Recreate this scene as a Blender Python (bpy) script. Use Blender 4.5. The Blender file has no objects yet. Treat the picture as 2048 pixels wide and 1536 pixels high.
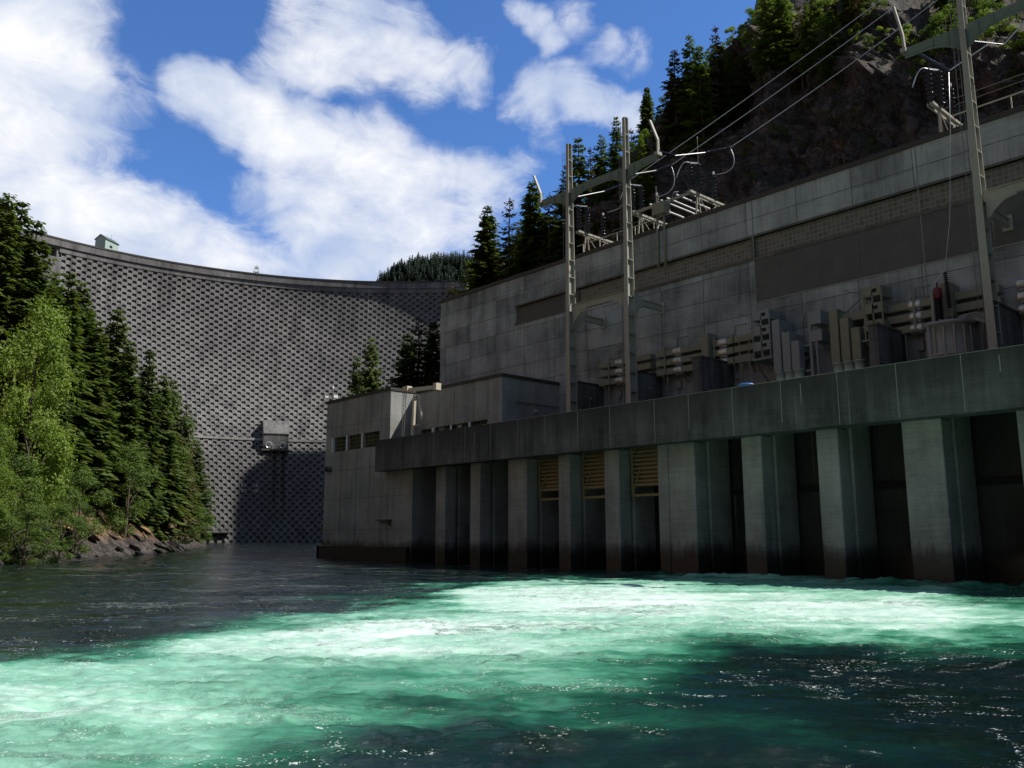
import bpy, bmesh, math, random
import numpy as np
from mathutils import Vector, Matrix
random.seed(7); rng=np.random.default_rng(11)
sc=bpy.context.scene
COL=sc.collection
R=math.radians
# ---------------------------------------------------------------- camera
cam_d=bpy.data.cameras.new('camera'); cam=bpy.data.objects.new('camera',cam_d); COL.objects.link(cam)
cam_d.sensor_width=36; cam_d.lens=36*1700/2048; cam_d.clip_start=.1; cam_d.clip_end=6000
cam.location=(0,0,3); cam.rotation_euler=(R(90)+math.atan(301/1700),0,-R(41.7))
sc.camera=cam
# ---------------------------------------------------------------- sky, sun, exposure
SUN=Vector((1,-1.0,1.70)).normalized()
sun_d=bpy.data.lights.new('sun','SUN'); sun_d.energy=5.0; sun_d.angle=R(.5); sun_d.color=(1,.95,.87)
sun=bpy.data.objects.new('sun',sun_d); COL.objects.link(sun); sun.rotation_euler=SUN.to_track_quat('Z','Y').to_euler()
sc.view_settings.view_transform='Standard'; sc.view_settings.look='None'; sc.view_settings.gamma=1
sc.view_settings.exposure=0.08
class NT:
    def __init__(s,tree): s.t=tree; s.n=tree.nodes; s.l=tree.links
    def new(s,typ,ins=None,**kw):
        n=s.n.new(typ)
        for k,v in kw.items(): setattr(n,k,v)
        for k,v in (ins or {}).items():
            if isinstance(v,bpy.types.NodeSocket): s.l.new(v,n.inputs[k])
            else: n.inputs[k].default_value=v
        return n
    def math(s,op,a,b=0.0,c=None,clamp=False):
        n=s.n.new('ShaderNodeMath'); n.operation=op; n.use_clamp=clamp
        for i,v in enumerate((a,b) if c is None else (a,b,c)):
            if isinstance(v,bpy.types.NodeSocket): s.l.new(v,n.inputs[i])
            else: n.inputs[i].default_value=v
        return n.outputs[0]
    def vmath(s,op,a,b=(0,0,0)):
        n=s.n.new('ShaderNodeVectorMath'); n.operation=op
        for i,v in enumerate((a,b)):
            if isinstance(v,bpy.types.NodeSocket): s.l.new(v,n.inputs[i])
            else: n.inputs[i].default_value=v
        return n.outputs['Value'] if op in('DOT_PRODUCT','LENGTH') else n.outputs[0]
    def ramp(s,fac,stops,interp='LINEAR'):
        n=s.n.new('ShaderNodeValToRGB'); n.color_ramp.interpolation=interp
        e=n.color_ramp.elements
        while len(e)<len(stops): e.new(.5)
        for q,(p,c) in zip(e,stops):
            q.position=p; q.color=(c,c,c,1) if isinstance(c,(int,float)) else (*c,1)
        s.l.new(fac,n.inputs[0]); return n.outputs[0]
    def mix(s,f,a,b,mode='MIX'):
        n=s.n.new('ShaderNodeMix'); n.data_type='RGBA'; n.blend_type=mode
        for i,v in ((0,f),(6,a),(7,b)):
            if isinstance(v,bpy.types.NodeSocket): s.l.new(v,n.inputs[i])
            else: n.inputs[i].default_value=(*v,1) if isinstance(v,tuple) and len(v)==3 else v
        return n.outputs[2]
    def noise(s,vec,scale,detail=4,rough=.55,dist=0.0,out=0):
        n=s.new('ShaderNodeTexNoise',{'Scale':scale,'Detail':detail,'Roughness':rough,'Distortion':dist})
        if vec is not None: s.l.new(vec,n.inputs['Vector'])
        return n.outputs[out]
    def scale(s,vec,xyz):
        return s.vmath('MULTIPLY',vec,xyz)
def cdir(u,v):      # direction (azimuth/elevation) used only to place the clouds of the sky
    f=Vector((math.sin(R(41.7)),math.cos(R(41.7)),0)); r=Vector((f.y,-f.x,0)); th=math.atan(301/1700)
    up=Vector((0,0,1)); fw=f*math.cos(th)+up*math.sin(th); u2=-f*math.sin(th)+up*math.cos(th)
    return (fw+r*((u-1024)/1700)+u2*((768-v)/1700)).normalized()
w=bpy.data.worlds.new('World'); sc.world=w; w.use_nodes=True; w.node_tree.nodes.clear(); T=NT(w.node_tree)
sky=T.new('ShaderNodeTexSky',sky_type='NISHITA',sun_disc=False,sun_elevation=math.asin(SUN.z),sun_rotation=math.atan2(SUN.x,SUN.y),air_density=1.0,dust_density=.3,ozone_density=2.5,altitude=500)
tc=T.new('ShaderNodeTexCoord').outputs['Generated']
CL=[(40,100,130,1.15),(110,210,110,1.05),(-80,200,200,1.1),(0,20,120,1),(150,120,60,.8),(190,200,40,.5),
 (20,400,110,.85),(130,450,90,.9),(230,480,80,.85),(330,510,80,.9),(440,540,80,.9),(540,560,90,.85),
 (600,20,60,.7),(690,50,80,.95),(770,90,75,.95),(840,140,60,.85),(920,155,50,.8),(640,110,60,.8),(560,140,45,.5),(960,175,35,.5),
 (400,200,45,.85),(460,220,55,1.0),(540,255,65,1.05),(620,290,75,1.05),(700,330,80,1.05),(770,370,90,1.0),(850,400,90,1),(940,420,80,.9),
 (500,390,45,.6),(580,385,60,.8),(650,430,80,.95),(740,470,90,1),(840,500,80,1),(600,480,60,.9),(680,530,70,.95),(1010,400,45,.6),(560,335,40,.5),
 (1040,30,25,.55),(1075,60,30,.62),(1110,95,28,.68),(1160,45,35,.45),(1240,95,35,.66),(1285,78,28,.55),(1200,110,22,.45),(1040,230,35,.6),(1100,205,50,.85),(1180,200,50,.95),(1250,215,50,.9),(1100,290,35,.5),(1060,345,35,.45)]
m=None
wn=T.noise(tc,5.0,5,.6,0,1); wv=T.vmath('SUBTRACT',wn,(.5,.5,.5)); wv=T.vmath('SCALE',wv); wv.node.inputs[3].default_value=.11
tcw=T.vmath('NORMALIZE',T.vmath('ADD',tc,wv))
for (u,v,rr,st) in CL:
    c=cdir(u,v); ang=rr*1.5/1700
    dd=T.vmath('DOT_PRODUCT',tcw,tuple(c))
    k=T.math('MULTIPLY_ADD',dd,st/(1-math.cos(ang)),-st*math.cos(ang)/(1-math.cos(ang)),clamp=False)
    m=k if m is None else T.math('SMOOTH_MAX',m,k,.25)
n1=T.noise(T.scale(tc,(1,1,2.0)),4.5,7,.56,.4); n2=T.noise(T.scale(tc,(1,1,1.8)),14,9,.66,.9)
den=T.math('ADD',T.math('MULTIPLY_ADD',n1,1.7,-.97),T.math('MULTIPLY_ADD',n2,1.05,-.525))
den=T.math('ADD',T.math('MAXIMUM',m,-1.0),den)
mask=T.ramp(den,[(0.0,0.0),(.16,.12),(.5,.66),(.92,1.0)],'LINEAR')
shade=T.noise(T.scale(tc,(1,1,1.5)),9,5,.55,.3)
ccol=T.mix(T.ramp(shade,[(.35,0.0),(.62,1.0)]),(7.6,8.5,10.4),(11.8,11.9,12.2))
skyc=T.mix(1.0,sky.outputs[0],(.95,1.42,2.05),'MULTIPLY')
hz=T.ramp(T.vmath('DOT_PRODUCT',tc,tuple(cdir(1024,500))),[(.45,1.0),(.80,0.0)])     # grey haze added outside the view to neutralise the blue sky light
hn=T.ramp(T.noise(T.scale(tc,(1,1,1.5)),3.0,5,.6,.3),[(.3,.55),(.65,1.0)])
skyc=T.mix(T.math('MULTIPLY',hz,hn),skyc,(1.6,1.92,2.35)); col=T.mix(mask,skyc,ccol)
bg=T.new('ShaderNodeBackground',{'Color':col,'Strength':.08}); T.l.new(bg.outputs[0],T.new('ShaderNodeOutputWorld').inputs[0])
# ---------------------------------------------------------------- helpers
ORG={}
def tag(o,label=None,cat=None,group=None,kind=None):
    if label: o['label']=label
    if cat: o['category']=cat
    if group: o['group']=group
    if kind: o['kind']=kind
    return o
def thing(name,label,cat,loc=(0,0,0),group=None):
    o=bpy.data.objects.new(name,None); COL.objects.link(o); o.location=loc; ORG[o.name]=Vector(loc); o.empty_display_size=.5
    return tag(o,label,cat,group)
class MB:
    def __init__(s): s.v=[];s.f=[];s.m=[];s.cur=0
    def quad(s,*p):
        b=len(s.v); s.v+= [tuple(q) for q in p]; s.f.append(tuple(range(b,b+len(p)))); s.m.append(s.cur); return s
    def box(s,x0,x1,y0,y1,z0,z1):
        if x0>x1:x0,x1=x1,x0
        if y0>y1:y0,y1=y1,y0
        if z0>z1:z0,z1=z1,z0
        b=len(s.v); s.v+=[(x0,y0,z0),(x1,y0,z0),(x1,y1,z0),(x0,y1,z0),(x0,y0,z1),(x1,y0,z1),(x1,y1,z1),(x0,y1,z1)]
        for f in((0,3,2,1),(4,5,6,7),(0,1,5,4),(1,2,6,5),(2,3,7,6),(3,0,4,7)): s.f.append(tuple(b+i for i in f)); s.m.append(s.cur)
        return s
    def beam(s,p,q,w,h=None,up=(0,0,1)):
        h=h or w; p=Vector(p);q=Vector(q); d=(q-p).normalized(); u=Vector(up)
        if abs(d.dot(u))>.98: u=Vector((1,0,0))
        a=d.cross(u).normalized()*w/2; c=a.cross(d).normalized()*h/2; b=len(s.v)
        s.v+=[tuple(e+i*a+j*c) for e in(p,q) for i,j in((-1,-1),(1,-1),(1,1),(-1,1))]
        for f in((0,1,2,3),(7,6,5,4),(0,4,5,1),(1,5,6,2),(2,6,7,3),(3,7,4,0)): s.f.append(tuple(b+i for i in f)); s.m.append(s.cur)
        return s
    def tube(s,pts,r,n=8,cap=True):
        pts=[Vector(p) for p in pts]; rs=r if isinstance(r,(list,tuple)) else [r]*len(pts); b=len(s.v); prev=None
        for i,p in enumerate(pts):
            d=(pts[min(i+1,len(pts)-1)]-pts[max(i-1,0)]).normalized()
            if prev is None:
                a=d.cross(Vector((0,0,1)) if abs(d.z)<.95 else Vector((1,0,0))).normalized()
            else: a=(prev-d*prev.dot(d)).normalized()
            prev=a; c=d.cross(a)
            for k in range(n):
                t=2*math.pi*k/n; s.v.append(tuple(p+(a*math.cos(t)+c*math.sin(t))*rs[i]))
        for i in range(len(pts)-1):
            for k in range(n):
                k2=(k+1)%n; s.f.append((b+i*n+k,b+i*n+k2,b+(i+1)*n+k2,b+(i+1)*n+k)); s.m.append(s.cur)
        if cap:
            s.f.append(tuple(b+k for k in range(n))[::-1]); s.m.append(s.cur)
            s.f.append(tuple(b+(len(pts)-1)*n+k for k in range(n))); s.m.append(s.cur)
        return s
    def lathe(s,p,prof,n=12,axis=(0,0,1)):   # prof: (height, radius)
        p=Vector(p);ax=Vector(axis).normalized(); b=len(s.v)
        a=ax.cross(Vector((0,1,0)) if abs(ax.y)<.9 else Vector((1,0,0))).normalized(); c=ax.cross(a)
        for h,r in prof:
            for k in range(n):
                t=2*math.pi*k/n; s.v.append(tuple(p+ax*h+(a*math.cos(t)+c*math.sin(t))*r))
        for i in range(len(prof)-1):
            for k in range(n):
                k2=(k+1)%n; s.f.append((b+i*n+k,b+i*n+k2,b+(i+1)*n+k2,b+(i+1)*n+k)); s.m.append(s.cur)
        s.f.append(tuple(b+k for k in range(n))[::-1]); s.m.append(s.cur)
        s.f.append(tuple(b+(len(prof)-1)*n+k for k in range(n))); s.m.append(s.cur)
        return s
    def prism(s,poly,axis,a0,a1):     # poly in the plane across axis ('x': (y,z), 'y': (x,z))
        b=len(s.v); n=len(poly)
        for a in(a0,a1):
            for (u,v) in poly: s.v.append((a,u,v) if axis=='x' else (u,a,v))
        s.f.append(tuple(b+i for i in range(n))); s.m.append(s.cur); s.f.append(tuple(b+n+i for i in range(n))[::-1]); s.m.append(s.cur)
        for i in range(n): j=(i+1)%n; s.f.append((b+i,b+n+i,b+n+j,b+j)); s.m.append(s.cur)
        return s
    def holes(s,x0,x1,y0,y1,z0,z1,hs):  # slab across x with rectangular openings (ya,yb,za,zb)
        ys=sorted({y0,y1}|{h[0] for h in hs}|{h[1] for h in hs}); zs=sorted({z0,z1}|{h[2] for h in hs}|{h[3] for h in hs})
        for a,b in zip(ys,ys[1:]):
            run=None
            for c,d in zip(zs,zs[1:]):
                ym=(a+b)/2;zm=(c+d)/2; o=any(h[0]<ym<h[1] and h[2]<zm<h[3] for h in hs)
                if o:
                    if run: s.box(x0,x1,a,b,*run); run=None
                else: run=(run[0],d) if run else (c,d)
            if run: s.box(x0,x1,a,b,*run)
        return s
    def build(s,name,mat,parent=None,smooth=False,bevel=0):
        me=bpy.data.meshes.new(name); o=bpy.data.objects.new(name,me); COL.objects.link(o)
        off=Vector((0,0,0))
        if parent is not None:
            q=parent
            while q.parent: q=q.parent
            off=ORG.get(q.name,Vector((0,0,0)))
        me.from_pydata([(x-off.x,y-off.y,z-off.z) for x,y,z in s.v],[],s.f)
        for mm in (mat if isinstance(mat,(list,tuple)) else [mat]): me.materials.append(mm)
        me.polygons.foreach_set('material_index',s.m)
        if smooth: me.polygons.foreach_set('use_smooth',[True]*len(s.f))
        me.update()
        if parent is not None: o.parent=parent
        if bevel:
            b=o.modifiers.new('bevel','BEVEL'); b.width=bevel; b.segments=1; b.limit_method='ANGLE'; b.angle_limit=R(50)
        return o
# ---------------------------------------------------------------- materials
def mat(name):
    m=bpy.data.materials.new(name); m.use_nodes=True; m.node_tree.nodes.clear(); T=NT(m.node_tree)
    p=T.new('ShaderNodeBsdfPrincipled'); o=T.new('ShaderNodeOutputMaterial'); T.l.new(p.outputs[0],o.inputs[0]); return m,T,p
def setp(T,p,**k):
    for a,v in k.items():
        a=a.replace('_',' ')
        if isinstance(v,bpy.types.NodeSocket): T.l.new(v,p.inputs[a])
        else: p.inputs[a].default_value=(*v,1) if isinstance(v,tuple) and len(v)==3 else v
def pos(T): return T.new('ShaderNodeNewGeometry').outputs['Position']
def bump(T,p,h,strength=.5,dist=.05):
    b=T.new('ShaderNodeBump',{'Strength':strength,'Distance':dist,'Height':h}); T.l.new(b.outputs[0],p.inputs['Normal'])
def concrete(name,base,dark,panel=False,wet=False,streak=1.0,topstain=None,warm=0.0):
    m,T,p=mat(name); P=pos(T); sep=T.new('ShaderNodeSeparateXYZ',{'Vector':P}); X,Y,Z=sep.outputs
    big=T.noise(P,.22,5,.6); st=T.noise(T.scale(P,(.9,.9,.10)),1.1,6,.62); fine=T.noise(P,9,5,.7)
    brd=T.noise(T.scale(P,(.5,.5,9.0)),1.0,3,.6)
    f=T.math('ADD',T.math('MULTIPLY',T.math('SUBTRACT',big,.5),1.7),T.math('MULTIPLY',T.math('SUBTRACT',st,.5),1.5*streak))
    f=T.math('ADD',f,T.math('MULTIPLY',T.math('SUBTRACT',fine,.5),.55))
    if panel:
        py=T.math('FLOOR',T.math('DIVIDE',T.math('SUBTRACT',Y,21.8),5.23)); pz=T.math('FLOOR',T.math('DIVIDE',T.math('SUBTRACT',Z,3.0),2.25))
        cv=T.new('ShaderNodeCombineXYZ',{'X':py,'Y':pz,'Z':3.0}).outputs[0]
        wn=T.new('ShaderNodeTexWhiteNoise',{'Vector':cv}).outputs['Value']
        brv=T.noise(T.scale(P,(3,7.0,.25)),1.0,3,.6)
        sel=T.math('GREATER_THAN',T.math('FRACT',T.math('MULTIPLY',wn,7.3)),.45)
        bb=T.math('ADD',T.math('MULTIPLY',sel,brv),T.math('MULTIPLY',T.math('SUBTRACT',1,sel),brd))
        f=T.math('ADD',f,T.math('MULTIPLY',T.math('SUBTRACT',wn,.5),.45)); f=T.math('ADD',f,T.math('MULTIPLY',T.math('SUBTRACT',bb,.5),.8)); brd=bb
    else: f=T.math('ADD',f,T.math('MULTIPLY',T.math('SUBTRACT',brd,.5),.7))
    f=T.math('ADD',f,.5,clamp=True)
    c=T.mix(f,dark,base)
    if warm:
        wm=T.ramp(T.noise(T.scale(P,(1,1,.4)),.35,4,.6),[(.5,0.0),(.7,warm)]); c=T.mix(wm,c,(.34,.26,.17))
    c=T.mix(T.ramp(T.noise(T.scale(P,(3,3,.05)),1.1,3,.6),[(.66,0.0),(.78,.35)]),c,(.5,.5,.47))
    c=T.mix(T.ramp(T.noise(T.scale(P,(1.3,1.3,.10)),1.3,5,.7),[(.58,0.0),(.78,.6)]),c,tuple(q*.45 for q in dark))
    if topstain:
        zz=T.math('ADD',Z,T.math('MULTIPLY_ADD',T.noise(T.scale(P,(1.2,1.2,.3)),1.0,5,.65),2.4,-1.2))
        k=T.ramp(T.math('DIVIDE',T.math('SUBTRACT',zz,topstain[0]),topstain[1]-topstain[0]),[(0,0.0),(1,.8)])
        c=T.mix(k,c,(.035,.04,.037))
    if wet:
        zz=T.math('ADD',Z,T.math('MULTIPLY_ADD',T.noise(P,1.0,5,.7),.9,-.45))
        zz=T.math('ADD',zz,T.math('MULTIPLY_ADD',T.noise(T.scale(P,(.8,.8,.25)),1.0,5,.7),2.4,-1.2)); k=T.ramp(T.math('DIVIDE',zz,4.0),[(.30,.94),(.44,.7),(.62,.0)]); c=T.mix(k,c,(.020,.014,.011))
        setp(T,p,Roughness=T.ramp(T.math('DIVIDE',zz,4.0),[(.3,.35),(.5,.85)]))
    else: setp(T,p,Roughness=.88)
    if panel: c=T.mix(T.ramp(T.noise(T.scale(P,(1.7,1.7,.08)),1.6,4,.7),[(.66,0.0),(.78,.5)]),c,(.17,.10,.055))
    if name=='concrete_dam':
        sk=T.noise(T.scale(P,(1,1,.05)),.22,6,.7); c=T.mix(T.ramp(sk,[(.50,0.0),(.64,.75)]),c,(.052,.052,.055)); c=T.mix(T.ramp(T.noise(T.scale(P,(1,1,.12)),.30,6,.75),[(.60,0.0),(.72,.65)]),c,(.52,.51,.48))
        c=T.mix(T.ramp(T.noise(P,.03,3,.6),[(.40,0.0),(.62,.45)]),c,(.10,.10,.105))
        phi=T.math('ARCTAN2',T.math('SUBTRACT',X,108.3),T.math('SUBTRACT',Y,202.4)); phw=T.math('ADD',phi,T.math('MULTIPLY_ADD',T.noise(T.scale(P,(.5,.5,.12)),.5,4,.6),.020,-.010))
        zt=T.ramp(T.math('DIVIDE',Z,100.0),[(.06,0.0),(.2,1.0),(.375,1.0),(.385,0.0)])
        def st_(c0,hw,col,amt,c):
            k=T.math('MULTIPLY',T.ramp(T.math('ABSOLUTE',T.math('SUBTRACT',phw,c0)),[(hw*.6,1.0),(hw,0.0)]),zt); return T.mix(T.math('MULTIPLY',k,amt),c,col)
        c=st_(.4,.034,(.16,.12,.07),.6,c); c=st_(.398,.0055,(.012,.012,.012),.95,c); c=st_(.424,.0065,(.012,.012,.012),.95,c)
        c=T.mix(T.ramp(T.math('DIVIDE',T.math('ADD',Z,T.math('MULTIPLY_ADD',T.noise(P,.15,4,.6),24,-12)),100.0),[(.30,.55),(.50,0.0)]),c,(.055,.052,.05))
    setp(T,p,Base_Color=c)
    bump(T,p,T.math('ADD',T.math('MULTIPLY',fine,.35),T.math('MULTIPLY',brd,.8)),.55,.03)
    return m
CW=concrete('concrete_wall',(.45,.49,.50),(.13,.147,.15),panel=True,streak=.75)
CWING=concrete('concrete_wing',(.40,.42,.405),(.19,.203,.195),wet=True,warm=.35,streak=.9)
CPIER=concrete('concrete_pier',(.44,.455,.43),(.15,.155,.148),wet=True,streak=.6)
CPAR=concrete('concrete_parapet',(.165,.175,.172),(.035,.038,.037),topstain=(11.4,13.8),streak=1.3)
CFIRE=concrete('concrete_fire_wall',(.17,.17,.16),(.05,.05,.05),streak=1.6)
CDECK=concrete('concrete_deck',(.17,.165,.14),(.07,.07,.06))
CINN=concrete('concrete_inner',(.06,.06,.055),(.022,.023,.021),wet=True)  # far darker than the piers: recess shade is put into this colour
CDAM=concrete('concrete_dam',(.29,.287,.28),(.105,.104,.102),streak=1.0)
def plain(name,col,rough=.5,metal=0.0,var=.25,scale=6,bumps=.0,rust=0):
    m,T,p=mat(name); P=pos(T); n=T.noise(P,scale,5,.65)
    c=T.mix(n,tuple(q*(1-var) for q in col),tuple(min(1,q*(1+var)) for q in col))
    if rust: c=T.mix(T.ramp(T.noise(T.scale(P,(1,1,.35)),1.7,6,.7),[(.56,0.0),(.72,rust)]),c,(.16,.075,.03))
    setp(T,p,Base_Color=c,Roughness=T.math('MULTIPLY_ADD',n,.25,rough-.12),Metallic=metal)
    if bumps: bump(T,p,n,bumps,.02)
    return m
COPING=plain('roof_coping_metal',(.045,.042,.036),.6)
STEEL=plain('tower_steel',(.36,.35,.30),.55,0,.2,3,rust=.35)
STEELG=plain('tower_steel_green',(.16,.21,.17),.6,0,.2,3)
DUCT=plain('duct_olive',(.23,.235,.175),.5,0,.15,2,rust=.15)
DUCTG=plain('duct_grey',(.25,.275,.28),.5,0,.15,2)
BELL=plain('bellows_metal',(.62,.63,.62),.3,.6,.1)
NECK=plain('duct_collar_green',(.38,.47,.41),.5)
INSU=plain('insulator_glaze',(.012,.010,.018),.12,0,.2)
REDI=plain('bushing_cap_red',(.15,.008,.022),.4)
WIRE=plain('aluminium_wire',(.75,.76,.76),.38,.55,.1)
WIRED=plain('dark_wire',(.22,.22,.2),.5,.4,.1)
GATE=plain('gate_yellow_steel',(.30,.235,.12),.6,0,.3,3,rust=.5)
BROWN=plain('brown_panel',(.105,.104,.098),.75,0,.5,.8)
TANK=plain('transformer_paint',(.30,.30,.28),.45,.0,.12,2,rust=.15)
WHITE=plain('white_paint',(.72,.74,.76),.5)
CRANE=plain('crane_beige_paint',(.62,.56,.44),.5,0,.15,rust=.2)
BLUE=plain('blue_plastic',(.07,.20,.60),.4)
ORNG=plain('orange_rail',(.42,.20,.09),.6)
GREENP=plain('pale_green_panel',(.42,.52,.47),.5,0,.08)
DGREEN=plain('dark_green_panel',(.10,.14,.12),.6,0,.1)
EFFL=plain('efflorescence',(.30,.31,.295),.9)
SEAM=plain('seam_dark',(.05,.052,.05),.9)
DARK=plain('unlit_black',(.012,.013,.013),.9)  # near-black colour standing for the unlit inside of openings and windows
m,T,p=mat('window_glass'); P=pos(T); setp(T,p,Base_Color=T.mix(T.noise(P,1.2,3),(.02,.03,.025),(.05,.07,.05)),Roughness=.08,Specular_IOR_Level=.7); GLASS=m
m,T,p=mat('glass_block'); P=pos(T); sp=T.new('ShaderNodeSeparateXYZ',{'Vector':P}); br=T.new('ShaderNodeTexBrick',{'Vector':T.new('ShaderNodeCombineXYZ',{'X':sp.outputs[1],'Y':sp.outputs[2]}).outputs[0],'Scale':1.0,'Mortar Size':.035,'Brick Width':.42,'Row Height':.42,'Mortar Smooth':.2,'Bias':0.0,'Color1':(.08,.092,.085,1),'Color2':(.14,.155,.14,1),'Mortar':(.20,.215,.20,1)},offset=0.0)
wv=T.ramp(T.noise(T.scale(P,(1,1,.5)),.22,3,.6),[(.60,0.0),(.70,.7)]); c=T.mix(wv,br.outputs[0],(.27,.15,.075)); setp(T,p,Base_Color=c,Roughness=.35); bump(T,p,br.outputs[1],-.5,.03); GBLK=m
# rock and soil
def rockmat(name,c0,c1,soil,soilz,moss=.35,strata=False):
    m,T,p=mat(name); P=pos(T); g=T.new('ShaderNodeNewGeometry'); nz=T.new('ShaderNodeSeparateXYZ',{'Vector':g.outputs['Normal']}).outputs[2]
    a=T.noise(P,.45,8,.65,.3); b=T.noise(T.scale(P,(1,1,1.9)),1.9,8,.72,.5)
    dv=T.vmath('SCALE',T.noise(P,.7,6,.68,0,1)); dv.node.inputs[3].default_value=4.5
    v=T.new('ShaderNodeTexVoronoi',{'Vector':T.vmath('ADD',T.scale(P,(1,1,.5)),dv),'Scale':.5},feature='DISTANCE_TO_EDGE').outputs[0]
    if strata:
        sv=T.new('ShaderNodeVectorRotate',{'Vector':P,'Axis':(.74,-.66,.0),'Angle':R(0)},rotation_type='AXIS_ANGLE').outputs[0]
        sv=T.scale(T.new('ShaderNodeVectorRotate',{'Vector':P,'Axis':(.66,.74,0),'Angle':R(28)},rotation_type='AXIS_ANGLE').outputs[0],(.35,.35,4.5)); b=T.math('ADD',T.math('MULTIPLY',b,.5),T.math('MULTIPLY',T.noise(sv,.9,5,.65,.3),.5))
    f=T.math('ADD',T.math('MULTIPLY',a,.6),T.math('MULTIPLY',b,.55)); c=T.mix(T.ramp(f,[(.38,0.0),(.72,1.0)]),c0,c1)
    c=T.mix(T.ramp(T.noise(P,.16,5,.6),[(.5,0.0),(.66,.55)]),c,(c1[0]*1.25,c1[1]*.95,c1[2]*.75))
    c=T.mix(T.ramp(T.noise(P,.065,5,.65,.3),[(.50,0.0),(.62,.7)]),c,T.mix(b,(c1[0]*.5,c1[1]*.5,c1[2]*.5),(c1[0]*1.9,c1[1]*1.8,c1[2]*1.75)))
    c=T.mix(T.ramp(T.noise(P,.31,6,.7,.4),[(.55,0.0),(.68,moss)]),c,(.03,.042,.014))
    s=T.math('MULTIPLY',T.ramp(nz,[(.35,0.0),(.62,1.0)]),T.ramp(T.noise(P,.7,4,.6),[(.35,.3),(.6,1.0)]))
    zz=T.new('ShaderNodeSeparateXYZ',{'Vector':P}).outputs[2]; s=T.math('MULTIPLY',s,T.ramp(T.math('DIVIDE',zz,10.0),[(soilz/10,0.0),(min(1,soilz/10+.15),1.0)]))
    c=T.mix(s,c,T.mix(T.noise(P,.5,5,.6),soil[0],soil[1]))
    c=T.mix(T.ramp(v,[(0.0,.6),(.10,0.0)]),c,tuple(q*.4 for q in c0))
    c=T.mix(T.ramp(T.math('DIVIDE',zz,10.0),[(0.0,.75),(.06,.0)]),c,(.02,.02,.017))
    setp(T,p,Base_Color=c,Roughness=.92); bump(T,p,T.math('ADD',T.math('MULTIPLY',b,1.0),T.math('MULTIPLY',T.math('MINIMUM',v,.12),2.5)),1.0,.7)
    return m
ROCKL=rockmat('bank_rock',(.03,.025,.024),(.14,.12,.112),((.24,.12,.05),(.42,.27,.13)),1.8,.15,strata=True)
ROCKR=rockmat('cliff_rock',(.022,.020,.020),(.23,.205,.20),((.04,.05,.018),(.11,.09,.055)),3,.85)
# foliage
def leafmat(name,c0,c1,trans=.25,nscale=.6):
    m,T,p=mat(name); P=pos(T); oi=T.new('ShaderNodeObjectInfo').outputs['Random']
    n=T.noise(P,nscale,3,.6); n2=T.noise(P,3.5,2,.6); f=T.math('ADD',T.math('MULTIPLY',n,.6),T.math('MULTIPLY',n2,.5)); f=T.math('ADD',f,T.math('MULTIPLY_ADD',oi,.5,-.32),clamp=True)
    c=T.mix(f,c0,c1); setp(T,p,Base_Color=c,Roughness=.6,Specular_IOR_Level=.3)
    tr=T.new('ShaderNodeBsdfTranslucent',{'Color':T.mix(.5,c,(c1[0]*1.6,c1[1]*1.7,c1[2]*.6))}); mx=T.new('ShaderNodeMixShader',{'Fac':trans}); T.l.new(p.outputs[0],mx.inputs[1]); T.l.new(tr.outputs[0],mx.inputs[2])
    o=[q for q in T.n if q.type=='OUTPUT_MATERIAL'][0]; T.l.new(mx.outputs[0],o.inputs[0]); return m
CON1=leafmat('conifer_dark',(.032,.060,.018),(.15,.205,.052),.32)
CON2=leafmat('conifer_green',(.035,.065,.018),(.15,.215,.05),.28)
CONB=leafmat('conifer_brown',(.035,.032,.012),(.12,.10,.04),.2)
LEAFY=leafmat('maple_leaves',(.06,.12,.02),(.28,.38,.075),.4)
LEAFG=leafmat('alder_leaves',(.04,.08,.02),(.16,.24,.055),.35)
LEAFO=leafmat('dry_shrub_leaves',(.16,.12,.03),(.34,.25,.07),.3)
LEAFF=leafmat('far_conifer',(.010,.022,.016),(.028,.05,.028),.1)
BARK=plain('bark',(.10,.08,.06),.9,0,.4,4,.6)
# ---- terrain functions

def _h2(ix,iy,seed):
    n=(ix.astype(np.int64)*374761393+iy.astype(np.int64)*668265263+seed*1274126177)&0xffffffff
    n=((n^(n>>13))*1274126177)&0xffffffff
    return ((n^(n>>16))&0xffff)/65535.0
def vnoise(x,y,seed=0):
    x=np.asarray(x,float);y=np.asarray(y,float)
    ix=np.floor(x);iy=np.floor(y);fx=x-ix;fy=y-iy
    fx=fx*fx*(3-2*fx);fy=fy*fy*(3-2*fy)
    a=_h2(ix,iy,seed);b=_h2(ix+1,iy,seed);c=_h2(ix,iy+1,seed);d=_h2(ix+1,iy+1,seed)
    return (a+(b-a)*fx)+((c+(d-c)*fx)-(a+(b-a)*fx))*fy-0.5
def fbm(x,y,o=4,seed=0,g=0.5):
    s=0;a=1.0
    for i in range(o):
        s=s+a*vnoise(x*2**i+17.3*i,y*2**i-9.1*i,seed+i);a*=g
    return s
SL=np.array([(-95,-60),(-50,0),(-14,60),(20,102),(29,109),(48,139),(70,180),(92,225),(99,270),(97,322),(85,420)],float)
SR=np.array([(66,94),(76,116),(90,140),(120,198),(150,258),(170,286),(200,306),(250,335)],float)
NL=np.array([-.89,.456]); NR=np.array([.89,-.456])
def resamp(P,n):
    L=np.r_[0,np.cumsum(np.hypot(*np.diff(P,axis=0).T))]
    s=np.linspace(0,L[-1],n)
    return np.stack([np.interp(s,L,P[:,0]),np.interp(s,L,P[:,1])],1)
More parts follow.
